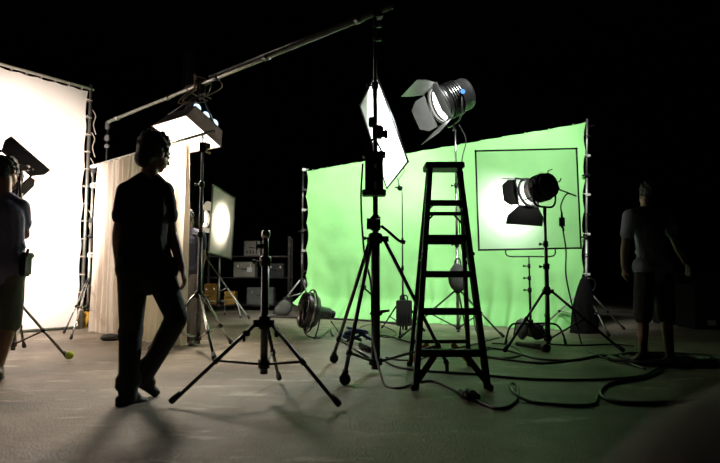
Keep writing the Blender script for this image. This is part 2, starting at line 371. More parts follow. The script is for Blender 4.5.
# ------------------------------------------------------------------ stands
def tripod(name, label, base, feet, z_low, z_hub, segs, leg_r, m, mleg=None, wheels=False, t_br=.55, cat='stand', group=None, knob_side=-1, foot_m=None, feet_mat=None):
    bx, by = base; t = thing(name, label, cat, (bx, by, 0), group); mleg = mleg or m
    z = z_low
    for k, (zt, r) in enumerate(segs):
        MB().tube((bx, by, z if k == 0 else z - .05), (bx, by, zt), r, n=16).build('column' if k == 0 else 'riser', m, t)
        if k < len(segs) - 1:
            c = MB().lathe([(-.035, r), (-.035, r * 1.45), (.025, r * 1.5), (.035, r * 1.1), (.035, 0)], (bx, by, zt), (0, 0, 1), 16).build('collar', blackmetal, t)
            MB().tube((bx, by, zt - .005), (bx + knob_side * (r * 1.4 + .035), by - .01, zt - .005), .007).tube((bx + knob_side * (r * 1.4 + .03), by - .01, zt - .005), (bx + knob_side * (r * 1.4 + .05), by - .012, zt - .005), .017).build('knob', black, c)
        z = zt
    r0 = segs[0][1]
    h = MB().lathe([(-.05, r0), (-.05, r0 * 1.5), (.03, r0 * 1.6), (.045, r0 * 1.2), (.045, 0)], (bx, by, z_hub), (0, 0, 1), 16)
    for f in feet:
        d = (V((f[0], f[1], 0)) - V((bx, by, 0))).normalized(); h.box(V((bx, by, z_hub - .01)) + d * r0 * 1.8, (.02, r0 * 2.4, .05), frame(d))
    h.build('hub', black, t)
    l = MB().lathe([(-.03, r0), (-.03, r0 * 1.5), (.03, r0 * 1.5), (.03, r0)], (bx, by, z_low + .05), (0, 0, 1), 16)
    l.lathe([(-.02, 0), (-.02, r0 * .95), (.0, r0 * 1.0)], (bx, by, z_low), (0, 0, 1), 16)
    l.build('lower_hub', black, t)
    for f in feet:
        F = V((f[0], f[1], .0)); d = (F - V((bx, by, 0))).normalized(); a = V((bx, by, z_hub)) + d * r0 * 1.8
        zf = .085 if wheels else .03
        e = F + V((0, 0, zf))
        lg = MB().tube(a, e, leg_r * 1.05, leg_r, n=10).build('leg', mleg, t)
        ld = (e - a).normalized()
        if wheels:
            sd = d.cross(V((0, 0, 1)))
            w_ = MB().tube(e - d * .012 + V((0, 0, -.04)), e + d * .012 + V((0, 0, -.04)), .045, n=18)
            w_.tube(e - ld * .03, e + V((0, 0, -.005)), leg_r * 1.4).box(e + V((0, 0, -.02)) + sd * .02, (.006, .03, .06), frame(d)).box(e + V((0, 0, -.02)) - sd * .02, (.006, .03, .06), frame(d))
            w_.build('caster', rubber, lg)
        else:
            MB().lathe([(-.07, 0), (-.07, leg_r * 1.25), (-.01, leg_r * 1.7), (.012, leg_r * 1.6), (.02, leg_r), (.02, 0)], e + V((0, 0, .012)), ld, 12).build('foot', feet_mat or rubber, lg)
        pm = a.lerp(e, t_br); lo = V((bx, by, z_low + .05)) + d * r0 * 1.2
        MB().tube(lo, pm, leg_r * .72, n=8).build('brace', mleg, t)
        MB().lathe([(-.02, leg_r), (-.02, leg_r * 1.5), (.02, leg_r * 1.5), (.02, leg_r)], pm, ld, 10).build('clamp', black, t)
    return t
def cstand(name, label, base, feet, segs, m, z_leg=.25, knob_side=-1, cat='stand'):
    bx, by = base; t = thing(name, label, cat, (bx, by, 0)); z = z_leg - .12
    for k, (zt, r) in enumerate(segs):
        MB().tube((bx, by, z if k == 0 else z - .05), (bx, by, zt), r, n=14).build('column' if k == 0 else 'riser', m, t)
        if k < len(segs) - 1:
            c = MB().lathe([(-.03, r), (-.03, r * 1.6), (.03, r * 1.6), (.03, 0)], (bx, by, zt), (0, 0, 1), 14).build('collar', black, t)
            MB().tube((bx, by, zt), (bx + knob_side * .06, by, zt), .008).box((bx + knob_side * .07, by, zt), (.02, .035, .03), bev=.006).build('knob', black, c)
        z = zt
    MB().lathe([(-.06, .02), (-.06, .034), (.05, .034), (.05, .02)], (bx, by, z_leg), (0, 0, 1), 14).build('hub', black, t)
    for f in feet:
        F = V((f[0], f[1], 0)); o = V((bx, by, 0)); d = (F - o).normalized(); Lg = (F - o).length
        pts = [o + d * .03 + V((0, 0, z_leg)), o + d * Lg * .62 + V((0, 0, z_leg + .01)), o + d * Lg * .82 + V((0, 0, z_leg - .03)), o + d * Lg * .93 + V((0, 0, z_leg * .5)), F + V((0, 0, .03))]
        lg = MB().path(smooth_pts(pts, 5), .013, 8).build('leg', m, t)
        MB().tube(F + V((0, 0, .0)), F - d * .02 + V((0, 0, .07)), .02, .016).build('foot', rubber, lg)
    return t
def xy(p): return (p.x, p.y)

# empty crank stand, centre front
s_c = tripod('light_stand', 'empty dark steel light stand standing alone in the open left-centre floor', (-.67, 3.95), [xy(G(172, 407)), xy(G(338, 410)), xy(G(279, 383))],
    .19, .53, [(.955, .027), (1.155, .021)], .013, gunmetal, blackmetal, t_br=.5)
MB().lathe([(0, .021), (0, .03), (.03, .031), (.05, .026), (.055, .02), (.055, .014), (-.02, .012)], (-.67, 3.95, 1.12), (0, 0, 1), 16).build('socket', chrome, s_c)
MB().box((-.705, 3.94, 1.06), (.05, .03, .03), bev=.006).tube((-.73, 3.93, 1.03), (-.73, 3.93, 1.10), .006).build('lever', black, s_c)
MB().box((-.785, 3.90, .455), (.05, .03, .04), bev=.006).tube((-.80, 3.89, .40), (-.80, 3.89, .46), .010).build('leg_lock', black, s_c)
MB().box((-.67 + .075, 4.02, .45), (.03, .03, .07), bev=.006).build('leg_lock', black, s_c)
# tall wheeled stand
mb_ = (.14, 5.04)
BE = P(108, 122, 9.3); BT = P(378, 12, 5.04)
s_m = tripod('rolling_stand', 'very tall black wheeled crank stand carrying the boom, in front of the ladder', mb_, [xy(G(345, 385)), xy(G(334, 363)), xy(G(447, 373))],
    .05, 1.2, [(1.2, .040), (1.72, .024), (2.62, .021), (BT.z + .02, .017)], .017, blackmetal, gunmetal, wheels=True, t_br=.86)
g_ = MB().box((.14, 5.02, 1.33), (.09, .10, .15), bev=.015).lathe([(-.06, 0), (-.06, .05), (.06, .05), (.06, 0)], (.12, 4.96, 1.32), (1, 0, 0), 18).build('winch', black, s_m)
MB().path(smooth_pts([(.19, 4.95, 1.30), (.25, 4.93, 1.25), (.34, 4.92, 1.17), (.385, 4.92, 1.155)], 5), .013, 8).tube((.36, 4.92, 1.16), (.40, 4.92, 1.15), .018).build('crank_handle', black, g_)
MB().box((.145, 5.03, .52), (.11, .07, .035), bev=.008).tube((.17, 5.0, .535), (.26, 4.97, .55), .015, .01).build('lever', black, s_m)
a = P(363, 287, 4.9); MB().ball(a, .028).tube(a, a + V((.08, -.01, -.07)), .008).build('knob', black, s_m)
# ballast box and clamp hung on it
bl = thing('ballast', 'black ballast box with two small labels strapped to the tall black stand', 'ballast', (.12, 4.93, 1.75))
x0, x1 = P(365, 170, 4.93).x, P(383, 170, 4.93).x; zt_, zb_ = P(370, 155, 4.93).z, P(370, 192, 4.93).z; xm = (x0 + x1) / 2; zm = (zt_ + zb_) / 2
MB().box((xm, 4.93, zm), (x1 - x0, .11, zt_ - zb_), bev=.008).build('body', black, bl)
MB().box((xm, 4.93, zb_ - .01), (x1 - x0 + .05, .14, .05), bev=.006).build('bottom_rim', black, bl)
MB().box((xm, 4.93, zt_ - .0), (x1 - x0 + .05, .13, .045), bev=.006).build('top_rim', black, bl)
for dz in (.055, -.12): MB().box((xm + .01, 4.872, zm + dz), (.022, .004, .04 if dz > 0 else .075)).build('label_plate', labelm, bl)
MB().path(smooth_pts([(x0 - .005, 4.93, zt_ + .0), (x0 + .02, 4.93, zt_ + .07), (xm, 4.94, zt_ + .15), (x1 - .03, 4.93, zt_ + .07), (x1, 4.93, zt_)], 5), .009).build('strap', rubber, bl)
cl = thing('pole_clamp', 'black grip clamp on the tall stand above the ballast box', 'clamp', (.17, 4.98, 2.1))
a = P(378, 132, 4.98); MB().box(a, (.10, .08, .12), bev=.012).build('body', black, cl)
MB().box(a + V((-.06, 0, .09)), (.05, .07, .09), bev=.01).box(a + V((.07, 0, -.02)), (.04, .06, .08), bev=.01).build('jaw', black, cl)
MB().tube(a + V((.0, -.03, -.02)), a + V((.0, -.10, -.02)), .008).tube(a + V((0, -.09, -.02)), a + V((0, -.11, -.02)), .02).build('knob', black, cl)

# boom pole
bo = thing('boom_pole', 'long steel boom pole spanning high from the tall stand to the left', 'pole', ((BE.x + BT.x) / 2, (BE.y + BT.y) / 2, BT.z))
E1 = BT + (BT - BE).normalized() * .18
MB().tube(BE, E1, .026, n=14).build('tube', dullsteel, bo)
off = V((0, 0, .055)); MB().tube(BE.lerp(BT, .52) + off, E1 + off * .6, .012, n=10).build('guy_tube', gunmetal, bo)
bdir = (BT - BE).normalized()
for t in (.06, .34, .55, .72, .96): MB().lathe([(-.04, .026), (-.04, .036), (.04, .036), (.04, .026)], BE.lerp(BT, t), bdir, 14).build('collar', dullsteel if t < .5 else gunmetal, bo)
MB().box(BT + V((0, 0, 0)), (.09, .1, .12), bev=.012).tube(BT + V((-.03, -.02, .02)), BT + V((.10, -.04, .06)), .012).build('swivel', black, bo)
for a_, b_ in (((.02, -.06, -.15), 0), ((.02, -.06, -.28), 0)):
    q = BT + V((-.01, -.035, a_[2])); MB().box(q, (.08, .03, .035), bev=.005).tube(q + V((-.03, -.03, 0)), q + V((-.03, .0, 0)), .008).tube(q + V((.03, -.03, 0)), q + V((.03, .0, 0)), .008).build('bolt_plate', gunmetal, bo)
# stand under the far end of the boom
bs = tripod('light_stand', 'slim grey light stand behind the curtain holding the far boom end', (BE.x, BE.y), [(BE.x - .35, BE.y + .3), (BE.x + .4, BE.y + .25), (BE.x + .02, BE.y - .38)],
    .1, .6, [(1.6, .017), (BE.z - .12, .013)], .01, gunmetal)
MB().box((BE.x, BE.y, BE.z - .06), (.07, .06, .14), bev=.01).build('grip_head', gunmetal, bs)
for dz, hh in ((.28, .10), (.42, .06)): MB().box((BE.x, BE.y, BE.z - dz), (.08, .05, hh), bev=.01).build('clamp_block', gunmetal, bs)

# ------------------------------------------------------------------ lamps
def fresnel(name, label, loc, aim, rad, length, leaves, lens_m, gap=0.0, body=black, roll=0, yoke=True, doors_m=None, cap_m=None, back='flat', yoke_base=None):
    """lamp head centred at loc and pointing along aim; leaves: [(side, length, splay deg)]"""
    loc = V(loc); t = thing(name, label, 'lamp', loc); M = Matrix.Translation(loc) @ frame(aim) @ Matrix.Rotation(R(roll), 4, 'Y')
    h = length / 2; r = rad
    if back == 'flat': prof = [(-h - .03, 0), (-h - .025, r * .5), (-h, r * .84), (-h + .03, r * .9), (-h * .2, r * .9), (-h * .2, r * .93), (h * .7, r * .93), (h * .7, r * .99), (h, r * .99), (h, r * .9)]
    else: prof = [(-h - .02, 0), (-h - .02, r * .3), (-h, r * .5), (-h * .55, r * .78), (-h * .1, r * .95), (h * .8, r * .98), (h, r), (h, r * .9)]
    MB(M).lathe(prof, n=36).build('housing', body, t)
    fins = MB(M)
    for k in range(5): fins.lathe([(-h * .15 + k * h * .16, r * .93), (-h * .15 + k * h * .16, r * 1.0), (-h * .15 + k * h * .16 + .008, r * 1.0), (-h * .15 + k * h * .16 + .008, r * .93)], n=30, smooth=False)
    fins.build('cooling_fins', body, t)
    if gap:
        for g in (.6, 2.2, 3.9, 5.4): MB(M).tube((r * .9 * math.cos(g), h - .02, r * .9 * math.sin(g)), (r * math.cos(g), h + gap + .015, r * math.sin(g)), .008).build('strut', body, t)
        h += gap
    ring = MB(M).path([(r * 1.0 * math.cos(g), h + .015, r * 1.0 * math.sin(g)) for g in [2 * math.pi * i / 32 for i in range(32)]], .016 * r / .2 + .004, 8, True).build('lens_ring', doors_m or body, t)
    h -= gap
    MB(M).lathe([(h * .86, 0), (h * .86 + r * .14, r * .25), (h * .86 + r * .08, r * .6), (h * .86, r * .9)], n=32).build('lens', lens_m, t)
    h += gap
    if leaves:
        fr = MB(M); q = r * 1.02
        fr.box((0, h + .045, q), (2 * q, .012, .02)).box((0, h + .045, -q), (2 * q, .012, .02)).box((q, h + .045, 0), (.02, .012, 2 * q)).box((-q, h + .045, 0), (.02, .012, 2 * q))
        fr.build('barn_door_frame', doors_m or body, t)
        for side, ln, sp in leaves:
            big = side.isupper(); side = side.lower()
            a_ = R(sp); cs, sn = math.cos(a_), math.sin(a_)     # splay outward from the beam axis
            wide = q * (1.0 if side in 'tb' else .92)
            out = {'t': V((0, 0, 1)), 'b': V((0, 0, -1)), 'l': V((-1, 0, 0)), 'r': V((1, 0, 0))}[side]
            alg = V((1, 0, 0)) if side in 'tb' else V((0, 0, 1))
            o0 = out * q + V((0, h + .05, 0)); dd = out * sn + V((0, cs, 0))
            gw = wide * 1.35 if side in 'tb' else wide * .62
            if big: gw *= 1.35
            quad = [o0 - alg * wide, o0 + alg * wide, o0 + dd * ln * .55 + alg * max(gw, wide), o0 + dd * ln + alg * gw, o0 + dd * ln - alg * gw, o0 + dd * ln * .55 - alg * max(gw, wide)]
            lf = MB(M).slab(quad, .004).build('barn_door', doors_m or body, t)
            MB(M).tube(o0 - alg * wide * .5, o0 + alg * wide * .5, .007).build('hinge', body, lf)
    if yoke:
        yb = yoke_base or V((0, 0, -r * 1.45)); I = Matrix.Translation(loc)
        fx = frame(V((aim[0], aim[1], 0))).to_3x3(); X = fx.col[0]
        pts = [X * r * 1.1, X * r * 1.12 + V((0, 0, -r * .9)), X * r * .8 + V((0, 0, -r * 1.35)), V((0, 0, -r * 1.42)), -X * r * .8 + V((0, 0, -r * 1.35)), -X * r * 1.12 + V((0, 0, -r * .9)), -X * r * 1.1]
        MB(I).path(smooth_pts(pts, 5), .013, 8).tube(V((0, 0, -r * 1.42)), V((0, 0, -r * 1.42 - .1)), .02).build('yoke', body, t)
        for sg in (1, -1): MB(I).tube(X * sg * r * .95, X * sg * (r * 1.1 + .05), .012).tube(X * sg * (r * 1.1 + .02), X * sg * (r * 1.1 + .05), .035).build('tilt_knob', blueplastic if name == 'fresnel_lamp' and sg * X.y < 0 and rad > .25 else black, t)
    return t, M

# big lamp on the tall stand behind the ladder
fs_b = (P(457, 250, 8.4).x, 8.4)
FH = V((fs_b[0] - .02, 8.4, P(452, 99, 8.4).z))
tripod('light_stand', 'chrome light stand seen through the ladder under the big lit lamp', fs_b, [xy(G(400, 340)), (1.98, 7.8), (1.72, 9.15)],
    .06, .66, [(1.35, .024), (2.25, .020), (FH.z - .48, .016)], .014, chrome, gunmetal, t_br=.5)
aimB = V((-.86, -.20, -.42)).normalized()
doors_lit = mat('door_metal', (.09, .09, .085), .45, .5, var=.1)
fb, MBf = fresnel('fresnel_lamp', 'big lit fresnel lamp with open barn doors high above the ladder', FH, aimB, .28, .50,
    [('t', .33, 22), ('b', .36, 22), ('l', .34, 48), ('r', .34, 62)], lenshot, body=gunmetal, doors_m=doors_lit, back='flat')
L_ = MBf @ V((0, .36, 0)); T_ = MBf @ V((0, 2, 0))
PA = P(376, 74, 7.75)
light('SPOT', 'fresnel_beam', L_, P(384, 135, 8.05), 800, (.95, 1, .98), .12, 104, .8)

# round grey bag hanging on that stand
hb = thing('sandbag', 'grey round weight bag hanging on the chrome stand behind the ladder', 'sandbag', (fs_b[0], 8.3, .8))
a = P(458, 278, 8.26); 
MB().ball(a, (.15, .09, .21)).ball(a + V((.02, 0, -.04)), (.13, .10, .16)).ball(a + V((-.02, 0, .14)), (.07, .05, .08)).build('bag', canvas, hb, remesh=.02, smooth_it=3)
MB().path(smooth_pts([a + V((-.05, 0, .17)), a + V((-.03, 0, .27)), a + V((.03, .02, .28)), a + V((.05, 0, .17))], 5), .012).build('strap', rubber, hb)

# lamp aimed at the diffusion frame on the right
rs = (P(547, 290, 6.7).x, 6.7)
RH = V((rs[0] + .0, 6.7, P(547.5, 187, 6.7).z))
tripod('light_stand', 'dark steel light stand with spread legs in front of the diffusion frame', rs, [xy(G(505, 354)), xy(G(623, 354)), (2.42, 7.35)],
    .08, .69, [(.98, .026), (1.25, .021), (RH.z - .30, .017)], .015, gunmetal, blackmetal, t_br=.48)
aimR = V((-.50, .85, -.13)).normalized()
fr_, MR = fresnel('fresnel_lamp', 'black fresnel lamp seen from behind, shining on the square diffusion frame', RH, aimR, .172, .20,
    [('t', .20, 14), ('B', .24, 64), ('l', .17, 55), ('r', .14, 20)], lenshot, gap=.13, body=black, doors_m=mat('door_dark', (.10, .10, .10), .5, .4), back='flat')
light('SPOT', 'fresnel_beam', MR @ V((0, .34, 0)), P(509, 208, 7.35), 150, (.97, 1, .95), .14, 140, 1.0)
MB(MR).lathe([(.10, .125), (.15, .145), (.19, .15)], n=30).build('inner_reflector', silver, fr_)
MB(MR).path([(.02, -.06, .15), (.03, -.07, .19), (.07, -.10, .20)], .007).build('handle', black, fr_)
MB(MR).path(smooth_pts([(.14, -.06, .05), (.18, -.09, .06), (.205, -.10, .10)], 5), .008).build('handle', black, fr_)

# diffusion frame, right
def square_frame(name, label, corners, r, m, cloth_m, base):
    t = thing(name, label, 'diffuser', base); k = len(corners)
    for i in range(4): MB().tube(corners[i], corners[(i + 1) % 4], r, n=8).ball(corners[i], r * 1.3, n=8).build('frame_bar', m, t)
    vs = []; n = 14; A, B, Cc, D = [V(c) for c in corners]; nr = (B - A).cross(D - A).normalized()
    for j in range(n + 1):
        for i in range(n + 1):
            u, v = i / n, j / n; p = A.lerp(B, u).lerp(D.lerp(Cc, u), v)
            vs.append(p + nr * (.012 * fn(u * 3, v * 3, 9)) * math.sin(u * math.pi) * math.sin(v * math.pi))
    mb = MB(); mb._add(vs, [(j * (n + 1) + i, j * (n + 1) + i + 1, (j + 1) * (n + 1) + i + 1, (j + 1) * (n + 1) + i) for j in range(n) for i in range(n)], True)
    mb.build('diffusion_cloth', cloth_m, t); return t
DR = [P(475.5, 151, 7.35), P(576.5, 148.5, 7.35), P(581, 248, 7.3), P(479, 250, 7.3)]
diffR = cloth_mat('diffusion_gel', (.9, .93, .9), .5, clear=.62, weave=.05)
dfr = square_frame('light_diffuser', 'square black-edged diffusion frame with a bright hot spot at the right', DR, .012, black, diffR, P(530, 250, 7.32))
MB().path(smooth_pts([P(506, 249, 7.3), P(506, 254, 7.3), P(511, 256.5, 7.3), P(530, 256.5, 7.3), P(550, 256.5, 7.3), P(555, 254, 7.3), P(555, 249, 7.3)], 4), .009).build('bracket', black, dfr)
dsb = (P(530, 300, 7.33).x, 7.33)
cstand('grip_stand', 'black grip stand under the square diffusion frame, curved legs', dsb, [xy(G(505.5, 345)), xy(G(566, 345)), (dsb[0] - .05, 7.95)],
    [(P(530, 290, 7.33).z, .016), (P(530, 278, 7.33).z, .013), (P(530, 266, 7.33).z, .011), (P(530, 257, 7.33).z, .009)], blackmetal)

# left diffusion frame and its lamp
DL = [P(213, 185, 11.7), P(234.8, 198, 12.9), P(231, 259, 12.9), P(208.7, 252, 11.7)]
diffL = cloth_mat('diffusion_silk', (.85, .82, .74), .6, clear=.05, weave=.05)
square_frame('light_diffuser', 'pale diffusion frame lit from behind, standing far left of the empty stand', DL, .018, dullsteel, diffL, P(222, 258, 12.3))
dlb = (P(219, 290, 12.3).x, 12.3)
cstand('grip_stand', 'pale grip stand under the far lit diffusion frame', dlb, [(dlb[0] + .55, 12.0), (dlb[0] - .5, 12.05), (dlb[0], 12.9)], [(.9, .022), (P(219, 257, 12.3).z, .016)], dullsteel, z_leg=.34)
LH = P(198, 219, 12.5)
lfs = (P(202, 260, 12.6).x, 12.6)
fl_, ML = fresnel('fresnel_lamp', 'lit lamp with open doors shining into the far pale diffusion frame', LH, V((.97, -.22, .0)).normalized(), .20, .30,
    [('t', .22, 45), ('b', .2, 40), ('r', .22, 45)], lenswarm, body=gunmetal, doors_m=mat('door_pale', (.35, .34, .32), .5, .3), back='round')
light('SPOT', 'fresnel_beam', ML @ V((0, .22, 0)), P(221, 222, 12.3), 230, (1, .90, .74), .10, 105, .9)
tripod('light_stand', 'chrome-legged light stand under the far lamp behind the curtain end', lfs, [xy(G(249, 320)), (lfs[0] - .5, 13.3), (lfs[0] - .5, 11.9)], .3, P(207, 254, 12.6).z,
    [(P(207, 250, 12.6).z, .022), (LH.z - .36, .018)], .014, gunmetal, dullsteel)

# white panel held at a tilt beside the tall stand
PB_, PC, PD = P(360.5, 105, 7.75 + 1.25), P(387, 188, 7.75 + .9), P(408, 161.5, 7.75 - .35)
diffP = cloth_mat('panel_silk', (.9, .9, .9), .7, weave=.02)
wp = square_frame('light_diffuser', 'tilted glowing white panel with a thin dark rim behind the tall black stand', [PA, PB_, PC, PD], .014, black, diffP, PC)
st4 = (P(402.5, 250, 8.1).x, 8.1)
thin = tripod('grip_stand', 'thin black stand between the white panel and the ladder', st4, [xy(G(382, 330)), xy(G(400, 338)), xy(G(424, 333))],
    .12, P(403, 297, 8.1).z, [(P(402, 268, 8.1).z, .013), (P(402, 240, 8.1).z, .011), (P(401, 186, 8.1).z, .009)], .011, black, t_br=.6)
q = P(400, 188, 8.08); MB().lathe([(-.02, 0), (-.02, .04), (.02, .04), (.02, 0)], q, (0, 1, 0), 16).box(q + V((-.04, 0, .01)), (.07, .03, .02)).build('grip_head', black, thin)
arm = MB().path(smooth_pts([q + V((-.02, 0, .03)), P(399, 179, 8.3), P(404, 172, 8.0), P(403, 168, 7.9), P(398, 174, 8.2)], 6), .006)
arm.tube(q, PC.lerp(PD, .5), .007); arm.build('arm', gunmetal, thin)
bx_ = thing('ballast', 'grey metal ballast box on the foot of the thin stand beside the ladder', 'ballast', P(404, 329, 8.0))
a = P(404, 313, 7.93); MB().box(a, (.22, .12, .36), bev=.012).build('body', greypaint, bx_)
for dx in (-.06, -.02, .02, .06): MB().box(a + V((dx, -.062, -.08)), (.012, .006, .12)).build('vent', black, bx_)
MB().path(smooth_pts([a + V((-.05, 0, .18)), a + V((-.04, 0, .24)), a + V((.04, 0, .24)), a + V((.05, 0, .18))], 5), .01).build('handle', black, bx_)
MB().tube(a + V((.03, 0, -.18)), a + V((.03, 0, -.24)), .02).build('plug', black, bx_)

# overhead soft box hung from the boom
Ys = 7.30
A_, B_ = P(152, 126, Ys + .07), P(186, 115.5, Ys - .40)
D_, C_ = P(187.5, 153, Ys + .40), P(221, 147, Ys - .07)
sn_ = V((-.27, -.50, -.82)).normalized()
sb = thing('soft_box', 'glowing overhead soft box with a brown side hung from the boom over the curtain', 'lamp', ((A_ + B_ + C_ + D_) / 4))
ctr = (A_ + C_) / 2
Q4 = [A_, B_, C_, D_]; T4 = [p.lerp(ctr, .2) - sn_ * .27 for p in Q4]
for i in range(4): MB().slab([Q4[i], Q4[(i + 1) % 4], T4[(i + 1) % 4], T4[i]], .006).build('side_panel', brownboard if i == 1 else black, sb)
MB().slab([p.lerp(ctr, .01) - sn_ * .01 for p in Q4], .004).build('diffuser', softglow, sb)
for i in range(4): MB().tube(Q4[i], Q4[(i + 1) % 4], .006, n=8).build('hem_rod', brownboard, sb)
MB().slab([p - sn_ * .008 for p in T4], .012).build('lamp_tray', gunmetal, sb)
for i, t in enumerate((.18, .5, .82)):
    a = T4[0].lerp(T4[3], t) - sn_ * .09; b2 = T4[1].lerp(T4[2], t) - sn_ * .09
    hs = MB().lathe([(-.12, 0), (-.12, .05), (-.08, .07), (.10, .075), (.10, 0)], a.lerp(b2, .62), (b2 - a), 18).build('lamp_housing', blackmetal, sb)
    MB().lathe([(.10, .06), (.115, .04), (.12, 0)], a.lerp(b2, .62), (b2 - a), 18).build('lamp_glass', tubeblue, hs)
hang = BE.lerp(BT, .5)
for k in range(60):
    t_ = .3 + k * .005; p_ = BE.lerp(BT, t_); 
    if abs((p_.x / p_.y) - (P(203, 88, 7).x / 7)) < .004: hang = p_; break
top = (T4[0] + T4[1] + T4[2] + T4[3]) / 4
MB().path([T4[1].lerp(T4[0], .2) + V((0, 0, .02)), V((hang.x, hang.y, hang.z - .12)), T4[2].lerp(T4[3], .2) + V((0, 0, .02))], .014).path([T4[0], V((hang.x, hang.y, hang.z - .12)), T4[3]], .010).build('hanger', gunmetal, sb)
MB().box(hang - V((0, 0, .07)), (.10, .08, .16), bev=.012).box(hang + V((.0, -.03, .03)), (.12, .06, .05), bev=.01).build('hook_clamp', gunmetal, sb)
tg = MB(); rnd = random.Random(3)
for k in range(7):
    c0 = hang + V((rnd.uniform(-.1, .1), rnd.uniform(-.05, .05), rnd.uniform(-.1, .05)))
    tg.path(smooth_pts([c0, c0 + V((rnd.uniform(-.22, .18), -.03, rnd.uniform(-.12, .12))), c0 + V((rnd.uniform(-.28, .25), -.02, rnd.uniform(-.22, .04))), c0 + V((rnd.uniform(-.1, .15), 0, -.2))], 5), .009, 6)
tg.build('cable_knot', mat('tan_cord', (.32, .25, .17), .7), sb)
light('AREA', 'soft_box_light', ctr + sn_ * .03, ctr + sn_, 165, SOFTW, .6, angle=112, size_y=.6)

# stand under the curtain pole
cs_b = (P(199, 300, 6.55).x, 6.55)
sc2 = tripod('light_stand', 'black light stand with pale legs holding the near end of the curtain pole', cs_b, [xy(G(214, 362)), xy(G(231, 346)), xy(G(150, 352))],
    .10, P(199, 294, 6.55).z, [(1.35, .026), (1.95, .022), (P(199, 150, 6.55).z, .017)], .016, gunmetal, chrome, t_br=.62)
q = V((cs_b[0], 6.55, P(199, 150, 6.55).z)); rodz = CZR + .02
MB().box(q + V((.01, 0, .03)), (.09, .07, .12), bev=.012).build('grip_head', black, sc2)
MB().tube(q + V((.05, -.02, -.02)), q + V((.10, -.05, -.05)), .016).box(q + V((.07, -.03, .04)), (.06, .05, .07), bev=.01).build('clamp_screw', mat('brass', (.5, .38, .2), .4, .9), sc2)
MB().tube(q, V((cs_b[0], 6.55, rodz)), .009).path([q + V((-.04, 0, .06)), V((cs_b[0] + .01, 6.5, rodz)), q + V((.05, 0, .06))], .006).build('hanging_wire', tiem, sc2)
# stand at the corner of screen and curtain
cs88 = (P(88, 300, 8.75).x, 8.75)
c88 = tripod('light_stand', 'chrome light stand in the gap between white screen and curtain', cs88, [xy(G(64, 335)), xy(G(71, 341)), xy(G(114, 325))],
    .35, P(88, 281, 8.75).z, [(1.5, .018), (CZL - .06, .015)], .012, dullsteel, chrome, t_br=.5)
for k, zz in enumerate((2.55, 2.3, 1.75, 1.2)):
    MB().box((cs88[0] + .02, 8.72, zz), (.08, .05, .08), bev=.012).tube((cs88[0] + .02, 8.7, zz), (cs88[0] + .10, 8.66, zz + .03), .01).build('clamp', dullsteel if k % 2 else blackmetal, c88)
MB().tube((cs88[0] - .02, 8.72, CZL - .02), (cs88[0] + .18, 8.66, CZL + .0), .03).build('white_sleeve', whitepaint, c88)
# poles of the green screen
gpR = (GR.x - .10, GR.y + .03); LEAN = .13 / 3.4
pr = tripod('backdrop_stand', 'silver backdrop stand at the right edge of the green screen', gpR, [xy(G(609, 338)), xy(G(541, 330)), xy(G(624, 331))],
    .22, P(586, 290, 8.9).z, [(1.5, .024), (2.5, .019), (GR.z + .06, .016)], .014, dullsteel, dullsteel, t_br=.55)
for ch in list(pr.children):
    if ch.name.split('.')[0] in ('column', 'riser', 'collar'):
        for q_ in [ch] + list(ch.children):
            for v_ in q_.data.vertices: v_.co.x += LEAN * v_.co.z      # the column stands a little out of plumb
gx0 = gpR[0]
for k in range(8):
    z = .9 + k * .32; gpR = (gx0 + LEAN * z, gpR[1]); MB().box((gpR[0] + .02, gpR[1] - .03, z), (.05, .05, .04), bev=.008).tube((gpR[0], gpR[1] - .04, z), (gpR[0] - .07, gpR[1] - .05, z + .015), .008).build('clip', blackmetal if k % 2 else whitepaint, pr)
gpL = (GL.x - .07, GL.y + .05)
pl = tripod('backdrop_stand', 'dark backdrop stand at the left edge of the green screen', gpL, [xy(G(274, 315)), (gpL[0] + .45, 13.1), (gpL[0] + .3, 11.9)],
    .45, P(302, 280, 12.5).z, [(1.9, .03), (GL.z + .05, .022)], .018, gunmetal, dullsteel, t_br=.5)
for k in range(6):
    z = 1.0 + k * .46; MB().box((gpL[0] + .03, gpL[1] - .05, z), (.09, .05, .06), bev=.01).tube((gpL[0] + .03, gpL[1] - .06, z), (gpL[0] + .14, gpL[1] - .07, z + .01), .012).build('clip', dullsteel if k % 2 else blackmetal, pl)

# lamp at the left edge
lb = (P(14, 330, 5.95).x, 5.95)
tl = tripod('light_stand', 'grey light stand at the left edge with a tennis ball on its foot', lb, [xy(G(67.5, 361)), (lb[0] - .35, 5.3), (lb[0] - .3, 6.65)],
    .10, P(20, 302, 5.95).z, [(1.1, .024), (1.75, .019)], .014, mat('olive_steel', (.12, .13, .10), .45, .5), None, t_br=.52)
tb = G(67.5, 361); tag(MB().ball((tb.x + .02, tb.y, .058), .040, n=20).build('tennis_ball', tennis), 'yellow tennis ball stuck on the foot of the grey stand', 'ball')
LHd = P(-5, 175, 5.95)
fl2, ML2 = fresnel('fresnel_lamp', 'black lamp with open doors facing the white screen at the left edge', LHd, V((-.25, .95, .12)).normalized(), .20, .36,
    [('t', .20, 60), ('b', .16, 30), ('l', .2, 45), ('r', .15, 25)], lenswarm, roll=42, body=black)
MB().tube(LHd + V((.20, 0, .12)), P(33, 169.5, 5.9), .013).box(P(25, 168, 5.9), (.09, .06, .06), bev=.01).tube(P(20, 175, 5.92), P(20, 195, 5.92), .012).build('side_arm', blackmetal, fl2)
light('SPOT', 'fresnel_beam', ML2 @ V((.1, .3, 0)), (-5.7, 8.4, 1.9), 1700, (1, .85, .75), .15, 92, .55)

